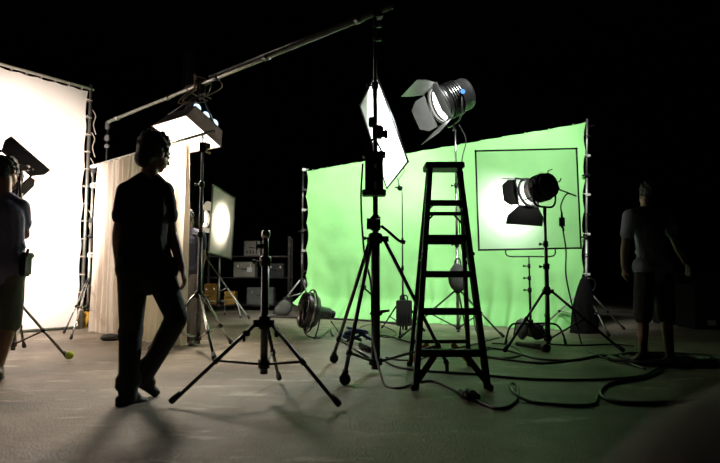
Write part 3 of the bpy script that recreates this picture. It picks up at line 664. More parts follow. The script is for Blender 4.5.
# lamp lying on the floor
FP = P(311, 311, 8.0)
aimF = V((-.88, -.38, .16)).normalized()
t = thing('floor_lamp_head', 'round dark lamp head resting tilted on its bent yoke on the floor', 'lamp', G(318, 338))
M = Matrix.Translation(FP) @ frame(aimF)
MB(M).lathe([(-.30, 0), (-.30, .07), (-.27, .085), (-.12, .09), (-.10, .15), (-.07, .22), (-.02, .245), (.10, .255), (.13, .25), (.13, .235), (.05, .22)], n=36).build('housing', gunmetal, t)
MB(M).lathe([(.06, 0), (.08, .12), (.06, .235)], n=32).build('lens', lensoff, t)
MB(M).lathe([(.02, .245), (.02, .262), (.05, .262), (.05, .25)], n=32).build('trim_ring', chrome, t)
MB(M).path([(.30 * math.cos(g), .02, .30 * math.sin(g)) for g in [2 * math.pi * i / 30 for i in range(30)]], .011, 8, True).build('guard_ring', blackmetal, t)
for g in (.2, 1.7, 3.3, 4.8): MB(M).tube((.30 * math.cos(g), .02, .30 * math.sin(g)), (.24 * math.cos(g), .0, .24 * math.sin(g)), .009).build('guard_strut', blackmetal, t)
for g in (0.4, 1.45, 2.5): MB(M).tube((.24 * math.cos(g), .14, .24 * math.sin(g)), (-.24 * math.cos(g), .14, -.24 * math.sin(g)), .005).build('wire_guard', blackmetal, t)
MB(M).lathe([(-.36, 0), (-.36, .05), (-.30, .06), (-.30, 0)], n=20).build('socket', black, t)
a1 = P(302, 312, 7.9); MB().path(smooth_pts([P(307, 322, 7.9), P(305, 330, 7.85), G(307, 336) + V((0, 0, .015)), G(318, 339) + V((0, 0, .015)), G(330, 332) + V((0, 0, .03)), G(333, 337) + V((0, 0, .015))], 5), .013).build('yoke', blackmetal, t)
MB().path(smooth_pts([P(320, 318, 8.1), P(318, 328, 8.0), G(316, 338) + V((0, 0, .015)), G(325, 335) + V((0, 0, .03)), G(330, 331) + V((0, 0, .05))], 5), .011).build('yoke', blackmetal, t)

# ------------------------------------------------------------------ step ladder
ld = thing('step_ladder', 'open dark step ladder with orange knee braces, standing right of the tall stand', 'ladder', (.74, 4.86, 0))
TZ = 1.815; dark = mat('ladder_silhouette', (.02, .018, .014), .5, .2, var=.3, vscale=10)  # backlit silhouette of the fibreglass put into the base colour
FLf, FRf = G(414.5, 391), G(491, 391); FLf.y = FRf.y = 4.27
RLf, RRf = G(410, 364), G(470, 366); RLf.y = RRf.y = 5.42; RLf.x = P(409, 364, 5.42).x; RRf.x = P(470, 364, 5.42).x
FLt, FRt = P(428.5, 170, 4.80), P(460.5, 170, 4.80); RLt, RRt = P(427, 170, 4.93), P(462, 170, 4.93)
for q in (FLt, FRt, RLt, RRt): q.z = TZ - .03
def rail(a, b, w, d, mm, nm, flange):
    dr = (b - a).normalized(); fm = frame(dr, (0, -1, 0)); ln = (b - a).length; c = (a + b) / 2
    mb = MB().box(c, (w * .3, ln, d), fm)
    X = fm.to_3x3().col[0]; Z = fm.to_3x3().col[2]
    for sg in (-1, 1): mb.box(c + Z * sg * d * .44 + X * flange * w * .3, (w, ln, d * .12), fm)
    r_ = mb.build(nm, mm, ld)
    MB().box(a + V((0, 0, .02)), (w * 1.12, d * 1.05, .04), bev=.006).build('rubber_foot', rubber, r_)
    return r_
rail(FLf, FLt, .043, .075, dark, 'rail', 1); rail(FRf, FRt, .043, .075, dark, 'rail', -1)
rail(RLf, RLt, .035, .05, dark, 'rear_rail', 1); rail(RRf, RRt, .035, .05, dark, 'rear_rail', -1)
MB().box(((FLt.x + FRt.x) / 2, 4.87, TZ), (FRt.x - FLt.x + .06, .24, .055), bev=.008).build('top_cap', dark, ld)
def on(a, b, z): return a.lerp(b, z / TZ)
for py in (351, 309, 271.5, 235, 200):
    z = P(450, py, 4.27 + (391 - py) / 221 * .53).z
    a, b2 = on(FLf, FLt, z), on(FRf, FRt, z)
    st = MB().box((a + b2) / 2 + V((0, .01, 0)), ((b2 - a).length, .095, .028), bev=.004).box((a + b2) / 2 + V((0, -.035, -.012)), ((b2 - a).length, .008, .045))
    st = st.build('step', dark, ld)
    MB().box((a + b2) / 2 + V((0, .01, .0165)), ((b2 - a).length * .92, .08, .004)).build('tread', rubber, st)
    if py == 200:
        for sg, p in ((1, a), (-1, b2)): MB().tube(p + V((sg * .01, 0, -.07)), p + V((sg * .07, 0, -.012)), .007).build('step_brace', dark, ld)
for py in (341, 300, 268, 240.5, 211):
    z = P(440, py, 5.42 - (364 - py) / 194 * .5).z
    if py in (300, 268): continue
    a, b2 = on(RLf, RLt, z), on(RRf, RRt, z); MB().box((a + b2) / 2, ((b2 - a).length, .02, .035), bev=.003).build('rear_bar', dark, ld)
    if py == 211:
        for sg, p in ((1, a), (-1, b2)): MB().tube(p + V((sg * .01, 0, -.1)), p + V((sg * .09, 0, -.01)), .009).build('rear_brace', dark, ld)
def gusset(a, b, mm):
    d = b - a; return MB().box((a + b) / 2, (.048, d.length, .010), frame(d, (0, -1, 0))).box((a + b) / 2 + V((0, .012, 0)), (.008, d.length, .03), frame(d, (0, -1, 0))).build('knee_brace', mm, ld)
z1 = P(450, 351, 4.37).z
brd = mat('ladder_brace_dark', (.16, .075, .015), .5)
gusset(on(FLf, FLt, .06) + V((.02, 0, 0)), on(FLf, FLt, z1) + V((.14, .0, -.03)), brd)
gusset(on(FRf, FRt, .06) + V((-.02, 0, 0)), on(FRf, FRt, z1) + V((-.14, .0, -.03)), brd)
z2 = P(440, 341, 5.36).z
gusset(on(RLf, RLt, .04) + V((.01, 0, 0)), on(RLf, RLt, z2) + V((.16, 0, -.02)), orange)
gusset(on(RRf, RRt, .04) + V((-.01, 0, 0)), on(RRf, RRt, z2) + V((-.16, 0, -.02)), orange)
for (a, at_, b2, bt_) in ((FLf, FLt, RLf, RLt), (FRf, FRt, RRf, RRt)):
    p = on(a, at_, 1.05); q = on(b2, bt_, 1.02); m_ = (p + q) / 2 + V((0, 0, -.03))
    MB().tube(p, m_, .008).tube(m_, q, .008).ball(p + V((0, -.05, 0)), .018).tube(p, p + V((0, -.05, 0)), .008).build('spreader', black, ld)

# ------------------------------------------------------------------ people
class Person:
    pass
def vec(p): return V(p)
def hand(mb, wr, d, palm_n, side, curl=.5, scale=1.0):
    """palm, four unequal fingers with two bends, thumb off the side of the palm; side = +1/-1 thumb side along cross"""
    d = V(d).normalized(); n = V(palm_n); n = (n - d * n.dot(d)).normalized(); x = d.cross(n).normalized() * side; s_ = scale
    pc = wr + d * .045 * s_
    mb.cap(wr, wr + d * .075 * s_, .026 * s_, .033 * s_, .5, side=x)
    for k, (off, ln) in enumerate(((.027, .072), (.009, .080), (-.009, .074), (-.026, .058))):
        p = wr + d * .082 * s_ + x * off * s_; a = curl * (.55 + .12 * k); dd = d
        for j, fr in enumerate((.45, .31, .24)):
            dd = (d * math.cos(a) + n * math.sin(a)).normalized(); q = p + dd * ln * fr * s_
            mb.cap(p, q, (.0098 - .0008 * j) * s_, (.0090 - .0008 * j) * s_, n=10); p = q; a += curl * .65
    p = wr + d * .025 * s_ + x * .026 * s_; dd = (d * .72 + x * .6 + n * .3).normalized(); q = p + dd * .038 * s_; mb.cap(p, q, .014 * s_, .0115 * s_, n=10)
    dd = (d * .9 + x * .25 + n * .35).normalized(); mb.cap(q, q + dd * .03 * s_, .0112 * s_, .009 * s_, n=10)
def person(label, base, J, face, skin_m, hair_m, shirt_m, pants_m, shoe_m, shorts=False, head_r=1.0, belt=None, slim=1.0, curlL=.5, curlR=.5, palmL=None, palmR=None, collar=False, hair_long=False, vox=.0075):
    """J holds the joints; the skin is one continuous surface, clothes are grown over the same joints"""
    t = thing('person', label, 'person', (base[0], base[1], 0)); g = {k: V(v) for k, v in J.items()}
    f = V(face).normalized(); up = (g['head'] - g['neck']).normalized(); rt = f.cross(up).normalized(); f = up.cross(rt).normalized()
    HM = Matrix((rt, f, up)).transposed(); hd = g['head']; k = head_r
    sh = (g['shR'] - g['shL']).normalized(); hp = (g['hipR'] - g['hipL']).normalized()
    b = MB(); H = lambda x, y, z: hd + HM @ V((x * k, y * k, z * k))
    b.ball(H(0, -.012, .025), (.075 * k, .093 * k, .092 * k), HM.to_4x4(), 18)           # cranium
    b.ball(H(0, .03, -.045), (.058 * k, .062 * k, .068 * k), HM.to_4x4(), 16)            # face
    b.ball(H(0, .055, -.088), (.032 * k, .028 * k, .025 * k), HM.to_4x4())               # chin
    b.cap(H(0, .088, -.005), H(0, .108, -.036), .009 * k, .014 * k, n=10)                # nose
    b.cap(H(-.022, .083, -.066), H(.022, .083, -.066), .008 * k, .008 * k, n=10)         # mouth
    b.cap(H(-.03, .078, .018), H(.03, .078, .018), .011 * k, .011 * k, n=10)             # brow
    for sg in (-1, 1): b.ball(H(sg * .077, -.008, -.015), (.009 * k, .020 * k, .032 * k), HM.to_4x4() @ Matrix.Rotation(sg * .25, 4, 'Z'), 12)
    b.cap(g['neck'] - up * .03, H(0, -.015, -.06), .060, .054, n=14)
    b.cap(g['neck'] - up * .05, g['chest'], .075, .125 * slim, .72, side=sh)
    for s_ in 'LR': b.cap(g['neck'] - up * .02, g['sh' + s_], .045, .05)
    b.cap(g['shL'].lerp(g['shR'], .12), g['shL'].lerp(g['shR'], .88), .058, .058)
    b.cap(g['chest'], g['waist'], .135 * slim, .125 * slim, .70, side=sh); b.cap(g['waist'], g['pelvis'], .125 * slim, .145 * slim, .72, side=hp)
    for s_, cu, pl_ in (('L', curlL, palmL), ('R', curlR, palmR)):
        a, e, wr = g['sh' + s_], g['el' + s_], g['wr' + s_]; b.cap(a, e, .052, .038); b.cap(e, e.lerp(wr, .3), .038, .040); b.cap(e.lerp(wr, .3), wr, .040, .026)
        fd = (g['fi' + s_] - wr).normalized(); pn = V(pl_) if pl_ else (sh if s_ == 'L' else -sh)
        hand(b, wr, fd, pn, 1 if s_ == 'L' else -1, cu)
        a, e, an = g['hip' + s_], g['kn' + s_], g['an' + s_]; b.cap(a, e, .082, .052); b.cap(e, e.lerp(an, .32), .052, .055); b.cap(e.lerp(an, .32), an, .055, .036)
        b.cap(an + V((0, 0, -.02)), g['to' + s_], .034, .022)
    b.build('body', skin_m, t, remesh=vox, smooth_it=2)
    h = MB()                                                                            # hair
    h.ball(H(0, -.022, .042), (.087 * k, .100 * k, .090 * k), HM.to_4x4(), 18); h.ball(H(0, -.055, -.01), (.078 * k, .062 * k, .082 * k), HM.to_4x4(), 16)
    if hair_long: h.ball(H(0, -.07, -.05), (.074 * k, .045 * k, .07 * k), HM.to_4x4(), 14)
    for i in range(46):
        a = i * 2.39996; zz = .115 - .15 * (i / 46) ** 1.1; rr = .088 * math.sqrt(max(.04, 1 - ((zz - .04) / .095) ** 2)); x_, y_ = rr * math.cos(a), rr * math.sin(a) - .024
        if y_ > .05 and zz < .05: continue
        h.ball(H(x_, y_, zz), (.020 * k, .020 * k, .017 * k), n=8)
    h.build('hair', hair_m, t, remesh=.009, smooth_it=4)
    for sg in (-1, 1):
        MB().ball(H(sg * .03, .079, -.003), .011 * k, n=10).build('eye', mat('eye_white', (.6, .58, .55), .3), t)
    s = MB(); o = .016                                                                   # shirt
    s.cap(g['neck'] - up * .055, g['chest'], .078, .145 * slim, .74, side=sh); s.cap(g['shL'].lerp(g['shR'], .08), g['shL'].lerp(g['shR'], .92), .070, .070)
    for s_ in 'LR': s.cap(g['neck'] - up * .02, g['sh' + s_], .056, .064)
    s.cap(g['hipL'] + V((0, 0, .05)), g['hipR'] + V((0, 0, .05)), .118, .118)
    hem = g['pelvis'] + (g['pelvis'] - g['waist']).normalized() * (.02)
    s.cap(g['chest'], g['waist'], .158 * slim, .148 * slim, .74, side=sh); s.cap(g['waist'], hem, .150 * slim, .165 * slim, .74, side=hp)
    for s_ in 'LR':
        a, e = g['sh' + s_], g['el' + s_]; s.cap(a, a.lerp(e, .35), .072, .068); s.cap(a.lerp(e, .3), a.lerp(e, .60), .066, .062)
        for i in range(4):
            q = a.lerp(e, .25 + i * .10); s.ball(q + V((.0, 0, 0)), .066 + .003 * (i % 2), n=12)
    for i in range(10):                                                                  # creases over the waist
        an_ = i * .63; c_ = g['waist'].lerp(hem, (i % 3) * .3)
        s.cap(c_ + sh * .15 * math.cos(an_) * slim + sh.cross(V((0, 0, 1))) * .105 * math.sin(an_), c_ + sh * .13 * math.cos(an_ + .5) * slim + sh.cross(V((0, 0, 1))) * .10 * math.sin(an_ + .5) + V((0, 0, .09)), .018, .012, n=8)
    if collar: s.cap(g['neck'] + up * .0 - sh * .03, g['neck'] + sh * .03, .062, .062)
    so = s.build('shirt', shirt_m, t, remesh=.010, smooth_it=3)
    p = MB(); p.cap(g['waist'].lerp(g['pelvis'], .6), g['pelvis'], .150 * slim, .160 * slim, .76, side=hp)
    for s_ in 'LR':
        a, e, an = g['hip' + s_], g['kn' + s_], g['an' + s_]
        if shorts: p.cap(a, a.lerp(e, .5), .096, .098); p.cap(a.lerp(e, .5), e + (e - a).normalized() * .0, .098, .088)
        else:
            p.cap(a, e, .104, .076); p.cap(e, e.lerp(an, .4), .076, .074); p.cap(e.lerp(an, .4), an + (an - e).normalized() * .03, .072, .062)
            for i, q in enumerate((.02, .10, .80, .90)): p.cap(e.lerp(an, q) - hp * .05, e.lerp(an, q) + hp * .05 + V((0, 0, .02)), .036, .034, n=10)
    p.cap(g['hipL'], g['hipR'], .105, .105)
    p.build('shorts' if shorts else 'trousers', pants_m, t, remesh=.011, smooth_it=3)
    for s_ in 'LR':
        an, to = g['an' + s_], g['to' + s_]; d = (to - an); hl = an + V((0, 0, -.045)) - V((d.x, d.y, 0)).normalized() * .04; m_ = MB()
        m_.cap(hl, to, .042, .034, .9); m_.cap(an + V((0, 0, -.01)), an + d * .5, .045, .036); m_.cap(hl, hl.lerp(to, .4), .045, .043)
        sh_ = m_.build('shoe', shoe_m, t, remesh=.009, smooth_it=3)
        dn = (to - hl).normalized(); sd = dn.cross(V((0, 0, 1))).normalized(); un = sd.cross(dn)
        MB().cap(hl - un * .030, to - un * .024, .040, .036, .30, side=sd).build('sole', rubber, sh_)
    return t, g
skin1 = mat('skin_tan', (.34, .19, .13), .55, var=.08, vscale=20)
skin2 = mat('skin_brown', (.20, .11, .075), .55, var=.08, vscale=20)
hairm = mat('black_hair', (.010, .009, .009), .6, bump=.6, bscale=120)
tee_black = mat('black_tee', (.012, .012, .013), .9, bump=.3, bscale=25, sheen=.05)
jeans_dark = mat('dark_jeans', (.010, .011, .014), .85, bump=.3, bscale=30)
tee_blue = mat('blue_grey_tee', (.19, .19, .31), .9, bump=.35, bscale=22, var=.1)
shorts_green = mat('dark_green_shorts', (.09, .105, .085), .9, bump=.35, bscale=22, var=.15)
tee_grey = mat('grey_tee', (.26, .31, .38), .9, bump=.35, bscale=22, var=.12)
shorts_dark = mat('dark_shorts', (.02, .022, .022), .9, bump=.3)
jeans_grey = mat('grey_jeans', (.25, .23, .24), .9, bump=.3, bscale=25, var=.15)
navy = mat('navy_shirt', (.03, .035, .06), .9, bump=.3)
shoe_blk = mat('black_shoe', (.012, .012, .012), .6)
shoe_gry = mat('grey_shoe', (.12, .10, .09), .7)
Y1 = 3.82
person('man in black t-shirt and trousers walking with his back turned, front left', (-1.5, 3.82), dict(
    head=P(155.5, 152.5, Y1), neck=P(150, 173, Y1 - .01), chest=P(144, 207, Y1), waist=P(142, 240, Y1), pelvis=P(146, 266, Y1 + .01),
    shL=P(127, 192, Y1 - .06), elL=P(118, 234, Y1 - .10), wrL=P(119, 268, Y1 - .02), fiL=P(121, 282, Y1 + .04),
    shR=P(164, 191, Y1 + .06), elR=P(172, 234, Y1 + .12), wrR=P(182, 269, Y1 + .06), fiR=P(187.5, 292, Y1 + .03),
    hipL=P(133, 276, Y1 - .04), knL=P(131, 330, Y1 + .02), anL=P(128, 392, Y1 - .03), toL=P(143, 401, Y1 + .06),
    hipR=P(161, 277, Y1 + .04), knR=P(177, 318, Y1 + .04), anR=P(146, 373, Y1 + .17), toR=P(155.5, 392, Y1 + .21)),
    (.52, .85, -.08), skin1, hairm, tee_black, jeans_dark, shoe_blk, head_r=1.13, slim=1.13, hair_long=True)
Y2 = 5.55
person('man in grey t-shirt and dark shorts standing with his back turned, far right', (2.87, Y2), dict(
    head=P(648, 194, Y2 + .02), neck=P(646, 208, Y2), chest=P(649, 228, Y2), waist=P(651, 252, Y2), pelvis=P(653, 268, Y2),
    shL=P(630, 216, Y2 - .03), elL=P(625, 247, Y2 - .05), wrL=P(624, 268, Y2 + .02), fiL=P(624, 278, Y2 + .06),
    shR=P(666, 216, Y2 + .03), elR=P(676, 243, Y2 + .05), wrR=P(685, 262, Y2 + .12), fiR=P(690, 272, Y2 + .15),
    hipL=P(645, 272, Y2 - .02), knL=P(643, 316, Y2 + .02), anL=P(643, 353, Y2 + .0), toL=P(634, 361, Y2 - .04),
    hipR=P(662, 273, Y2 + .02), knR=P(666, 316, Y2 + .06), anR=P(670, 356, Y2 - .03), toR=P(679, 364, Y2 + .0)),
    (-.05, .98, -.1), skin2, hairm, tee_grey, shorts_dark, shoe_gry, shorts=True, slim=.98, vox=.009)
Y3 = 4.62
m3, g3 = person('man in blue-grey t-shirt and dark green shorts at the left edge', (-2.95, Y3), dict(
    head=P(7, 172, Y3 + .06), neck=P(4, 193, Y3), chest=P(4, 218, Y3 - .04), waist=P(5, 246, Y3), pelvis=P(6, 268, Y3 + .0),
    shL=P(-17, 205, Y3 + .0), elL=P(-30, 232, Y3 + .15), wrL=P(-18, 215, Y3 + .40), fiL=P(-12, 205, Y3 + .48),
    shR=P(21, 207, Y3 + .03), elR=P(25, 235, Y3 + .12), wrR=P(14, 218, Y3 + .38), fiR=P(10, 208, Y3 + .46),
    hipL=P(-4, 276, Y3), knL=P(-8, 325, Y3 + .05), anL=P(-14, 372, Y3 - .02), toL=P(-16, 378, Y3 + .16),
    hipR=P(12, 275, Y3), knR=P(10, 323, Y3 + .06), anR=P(-2, 368, Y3 - .04), toR=P(0, 374, Y3 + .14)),
    (.12, .98, .1), skin1, hairm, tee_blue, shorts_green, shoe_gry, shorts=True, vox=.009)
po = thing('belt_pouch', 'black tool pouch on the belt of the man at the left edge', 'pouch', P(25, 277, Y3))
a = P(25.5, 266, Y3 - .02); MB().box(a, (.05, .12, .17), bev=.015).build('pocket', black, po); MB().box(a + V((.012, -.0, .085)), (.06, .12, .05), bev=.012).build('flap', black, po)
MB().tube(a + V((.02, -.03, .08)), a + V((.035, -.03, .14)), .012).build('tool_handle', blackmetal, po)
Y4 = 7.12; X4 = P(187, 300, Y4).x
person('person in navy shirt and grey jeans half hidden by the curtain end', (X4, Y4), dict(
    head=(X4 - .02, Y4, 1.60), neck=(X4, Y4, 1.46), chest=(X4, Y4, 1.28), waist=(X4, Y4, 1.08), pelvis=(X4, Y4, .95),
    shL=(X4 - .17, Y4, 1.39), elL=(X4 - .21, Y4 + .03, 1.12), wrL=(X4 - .2, Y4 + .1, .90), fiL=(X4 - .2, Y4 + .14, .80),
    shR=(X4 + .15, Y4, 1.39), elR=(X4 + .18, Y4 + .04, 1.14), wrR=(X4 + .12, Y4 + .22, 1.0), fiR=(X4 + .10, Y4 + .30, .97),
    hipL=(X4 - .08, Y4, .89), knL=(X4 - .09, Y4 + .02, .48), anL=(X4 - .10, Y4, .09), toL=(X4 - .12, Y4 + .13, .035),
    hipR=(X4 + .08, Y4, .89), knR=(X4 + .08, Y4 + .02, .48), anR=(X4 + .08, Y4 - .02, .09), toR=(X4 + .11, Y4 - .14, .035)),
    (.3, .95, 0), skin2, hairm, navy, jeans_grey, shoe_gry, vox=.010)

# ------------------------------------------------------------------ cables and small things on the floor
def cable(name, label, pts, r=.010, k=8, lift=True, parts=None):
    q = [V(p) for p in pts]
    o = MB().path(smooth_pts(q, k), r, 8).build(name, cablem)
    tag(o, label, 'cable'); return o
def gp(*ps, r=.010): return [G(x, y) + V((0, 0, r)) for x, y in ps]
cable('power_cable', 'thin black cable dropping from the ballast box to the plug by the ladder foot',
    [(x0 - .02, 4.93, zt_ - .08), P(361, 200, 4.93), P(364, 250, 4.92), P(371, 285, 4.92), P(372, 320, 4.9), P(374, 345, 4.75), P(380, 372, 4.5)] + gp((386, 387), (400, 389), (415, 384), (432, 382), (448, 388), (462, 396), r=.009), .009)
t = thing('cable_connector', 'black cable connectors joined on the floor right of the ladder foot', 'connector', G(468, 399))
for (p1, p2) in (((461, 396), (470, 402)), ((468, 395), (478, 401))):
    a, b2 = G(*p1) + V((0, 0, .028)), G(*p2) + V((0, 0, .028)); MB().tube(a, b2, .024, .02).lathe([(-.02, .0), (-.02, .027), (.02, .027), (.02, 0)], a.lerp(b2, .5), (b2 - a), 14).build('plug', black, t)
cable('power_cable', 'black cable making a small loop on the bare floor, front right',
    gp((477, 402), (486, 406), (498, 410), (510, 407), (518, 398)) + [G(517, 389) + V((0, 0, .02)), G(512, 387) + V((0, 0, .03)), G(510, 391) + V((0, 0, .03)), G(515, 398) + V((0, 0, .03))] + gp((530, 403), (552, 405.5), (575, 407), (594, 405), (599, 396), (610, 385), (632, 381), (648, 378), (664, 370)), .010)
cable('power_cable', 'thick black cable bending out beside the small loop', gp((740, 396), (700, 402), (660, 405), (635, 405), (620, 404), (607, 401), (601, 396), (604, 389), (614, 384), (640, 379), (660, 369), (676, 365), r=.013), .013)
cable('power_cable', 'long straight black cable running behind the ladder feet to the right', gp((374, 354), (384, 361), (398, 368), (427, 372), (472, 375), (514, 379), (562, 381), (610, 380), (640, 377), (655, 370), (668, 362)), .010)
cable('power_cable', 'black cable crossing under the diffusion frame stand to the right', gp((486, 348), (510, 352), (540, 360), (575, 361), (600, 357), (630, 357), (660, 358), (700, 358), r=.011), .011)
cable('power_cable', 'black looped cable around the left foot of the steel stand', gp((492, 344), (505, 345), (518, 350), (520, 356), (505, 359), (488, 357), (482, 352), (492, 349)), .009)
cable('power_cable', 'black cable sweeping from the steel stand to the dim coil', gp((480, 357), (510, 361), (545, 364), (580, 360), (605, 356), (628, 364), (645, 370)), .011)
cable('power_cable', 'thin black cable lying far back along the green cloth', gp((268, 317.5), (300, 318.5), (340, 320), (372, 322), (398, 325), r=.02), .02)
cable('power_cable', 'thin black cable from the floor lamp to the blue bundle', [P(331, 321, 7.9)] + gp((338, 332), (344, 341), (352, 342), (348, 346)), .009)
cable('power_cable', 'black cable winding from the blue bundle past the ladder', gp((366, 340), (384, 336), (410, 343), (430, 348), (460, 352), (487, 352)), .009)
cable('power_cable', 'thin cable arching on the pale floor behind the tall stand', gp((352, 336), (362, 327), (378, 325), (396, 333), (388, 338), (372, 335)), .008)
cable('power_cable', 'thin cable on the floor from the connector to the ladder rear', gp((386, 358), (400, 361), (420, 360), (440, 352), (470, 346), (500, 338)), .009)
cable('power_cable', 'black cable running right behind the silver backdrop stand', gp((550, 345), (580, 346), (612, 345), (634, 347)), .010)
sw = thing('cord_switch', 'black inline switch hanging on the cord beside the right lamp', 'switch', P(562, 228, 6.6))
a = P(562, 222, 6.6); MB().box(a, (.07, .05, .15), bev=.022).build('body', black, sw); MB().box(a + V((0, -.027, .01)), (.02, .01, .04), bev=.004).build('rocker', gunmetal, sw)
MB().tube(a + V((0, 0, .06)), a + V((0, 0, .11)), .012).tube(a + V((.01, 0, -.06)), a + V((.015, 0, -.11)), .012).build('strain_relief', black, sw)
cable('lamp_cord', 'black cord hanging from the right lamp through its switch to the floor',
    [RH + V((.14, -.05, -.03)), P(576, 196, 6.6), P(567, 194, 6.6), P(561, 205, 6.6), P(562, 215, 6.6), P(563, 230, 6.6), P(566, 250, 6.6), P(566, 275, 6.6), P(571, 300, 6.65), P(577, 325, 6.7)] + gp((582, 345), (592, 354), (612, 361), (634, 362), (650, 360)), .009)
cable('lamp_cord', 'thin cord hanging down the chrome stand behind the ladder', [P(459, 125, 8.3), P(466, 140, 8.3), P(462, 160, 8.3), P(459, 200, 8.33), P(461, 245, 8.33), P(470, 270, 8.25), P(474, 295, 8.2), P(474, 320, 8.1)] + gp((478, 335), (490, 341)), .008)
# coil of cable in the dim right
co = MB(); rr_ = random.Random(8); pts = []
c0 = G(668, 362)
for i in range(150):
    a = i * .36; r_ = .36 + .10 * math.sin(i * .41) + .05 * rr_.random(); pts.append(c0 + V((r_ * 1.15 * math.cos(a), r_ * .8 * math.sin(a), .013 + .025 * (i / 150) + .010 * rr_.random())))
co.path(smooth_pts(pts, 3), .012, 6); tag(co.build('cable_coil', cablem), 'flat black coil of cable around the feet of the man at right', 'cable')
# blue bundle, connectors
bbn = thing('cable_bundle', 'dark blue bundled cable on the floor left of the tall stand', 'cable', G(353, 344))
a = G(353, 343); rb_ = random.Random(5)
for j in range(4):
    pts = []
    for i in range(26):
        g_2 = i * 2 * math.pi / 26; pts.append(a + V((.13 * math.cos(g_2) + .02 * rb_.random() + .03 * j - .04, .10 * math.sin(g_2) + .02 * rb_.random(), .03 + .032 * j + .07 * abs(math.sin(g_2 * .5 + j)))))
    MB().path(pts, .017, 7, True).build('loop', bluedark, bbn)
MB().tube(a + V((-.03, .0, .03)), a + V((-.03, 0, .17)), .05, .035).tube(a + V((.08, -.03, .14)), a + V((.28, -.08, .03)), .03, .02).build('connector', bluedark, bbn)
t = thing('cable_connector', 'black connector block on the floor in front of the blue bundle', 'connector', G(367, 352))
a, b2 = G(361, 348) + V((0, 0, .035)), G(372, 353) + V((0, 0, .035)); MB().tube(a, b2, .035, .028).build('plug', black, t); MB().box(b2 + V((.03, -.01, 0)), (.09, .06, .05), bev=.01).build('socket', black, t)
t = thing('cable_connector', 'long black cylindrical splitter on the floor under the steel stand', 'connector', G(531, 351))
a, b2 = G(517, 347) + V((0, 0, .04)), G(546, 352) + V((0, 0, .045)); MB().tube(a, b2, .028, .036).build('sleeve', black, t); MB().lathe([(-.05, .0), (-.05, .044), (.03, .046), (.03, 0)], b2, (b2 - a), 18).build('cap', black, t)
# sandbag by the diffusion frame
t = thing('sandbag', 'pale saddle sandbag over the foot of the diffusion frame stand', 'sandbag', G(530, 341))
a = P(524, 329, 7.55)
MB().ball(a + V((-.03, 0, .0)), (.08, .08, .15)).ball(a + V((.03, .0, .08)), (.09, .07, .06)).ball(a + V((.09, 0, 0)), (.06, .07, .12)).build('bag', mat('pale_canvas', (.22, .24, .20), .9, bump=.3, bscale=60, var=.2), t, remesh=.02, smooth_it=4)
MB().ball(a + V((.17, -.02, -.03)), (.10, .08, .12)).ball(a + V((.20, -.02, -.06)), (.09, .08, .08)).build('pouch', black, t, remesh=.02, smooth_it=4)
# black bag behind right pole
t = thing('gear_bag', 'tall black gear bag with a loop handle beside the silver backdrop stand', 'bag', (3.4, 8.66, 0))
gb = MB(); vs = []; prof = [(0, .26), (.12, .25), (.3, .23), (.5, .19), (.68, .14), (.80, .09), (.86, .045), (.87, .002)]
for z, q_ in prof:
    for i in range(40):
        a = i * math.pi / 20; rr2 = q_ * (1 + .10 * math.sin(a * 7 + z * 3) * (1 - z) + .12 * fn(math.cos(a) * 2, math.sin(a) * 2, z * 3))
        vs.append((3.44 + rr2 * .78 * math.cos(a) + .03 * z, 8.62 + rr2 * .6 * math.sin(a), z + .004))
gb._add(vs, [(k * 40 + i, k * 40 + (i + 1) % 40, (k + 1) * 40 + (i + 1) % 40, (k + 1) * 40 + i) for k in range(7) for i in range(40)], True)
gb.build('body', mat('black_cloth', (.008, .008, .008), .95, spec=.05, bump=.3, bscale=20), t)
MB().path(smooth_pts([(3.47, 8.60, .80), (3.52, 8.58, .84), (3.60, 8.58, .80), (3.60, 8.59, .68), (3.50, 8.61, .6)], 5), .008).build('handle', gunmetal, t)
# sandbag near left pole
t = thing('sandbag', 'dark grey sandbag on the leg of the left backdrop stand', 'sandbag', G(284, 316))
a = G(284, 316) + V((0, .1, .18)); MB().ball(a, (.17, .12, .18)).ball(a + V((-.12, 0, -.06)), (.12, .10, .12)).build('bag', canvas, t, remesh=.025, smooth_it=4)
MB().path(smooth_pts([a + V((-.06, 0, .12)), a + V((0, 0, .24)), a + V((.07, 0, .13))], 5), .012).build('strap', rubber, t)

# cloth bundles at the curtain foot
t = MB().ball(G(107, 341) + V((0, .1, .035)), (.14, .10, .055)).ball(G(110, 340) + V((0.12, .1, .03)), (.10, .08, .04)).build('sandbag', canvas, remesh=.015, smooth_it=3)
tag(t, 'flat grey sandbag at the foot of the cream curtain', 'sandbag')
# yellow bucket in the gap
t = thing('bucket', 'yellow bucket seen in the gap beside the white screen', 'bucket', P(84, 325, 9.6))
q = V((P(84.5, 325, 9.7).x, 9.7, 0)); MB().lathe([(0, 0), (0, .11), (.26, .14), (.26, .13), (.02, .10)], q, (0, 0, 1), 20).build('pail', yellowp, t)
MB().path(smooth_pts([q + V((-.14, 0, .25)), q + V((-.06, -.12, .20)), q + V((.06, -.12, .20)), q + V((.14, 0, .25))], 5), .005).build('handle', gunmetal, t)

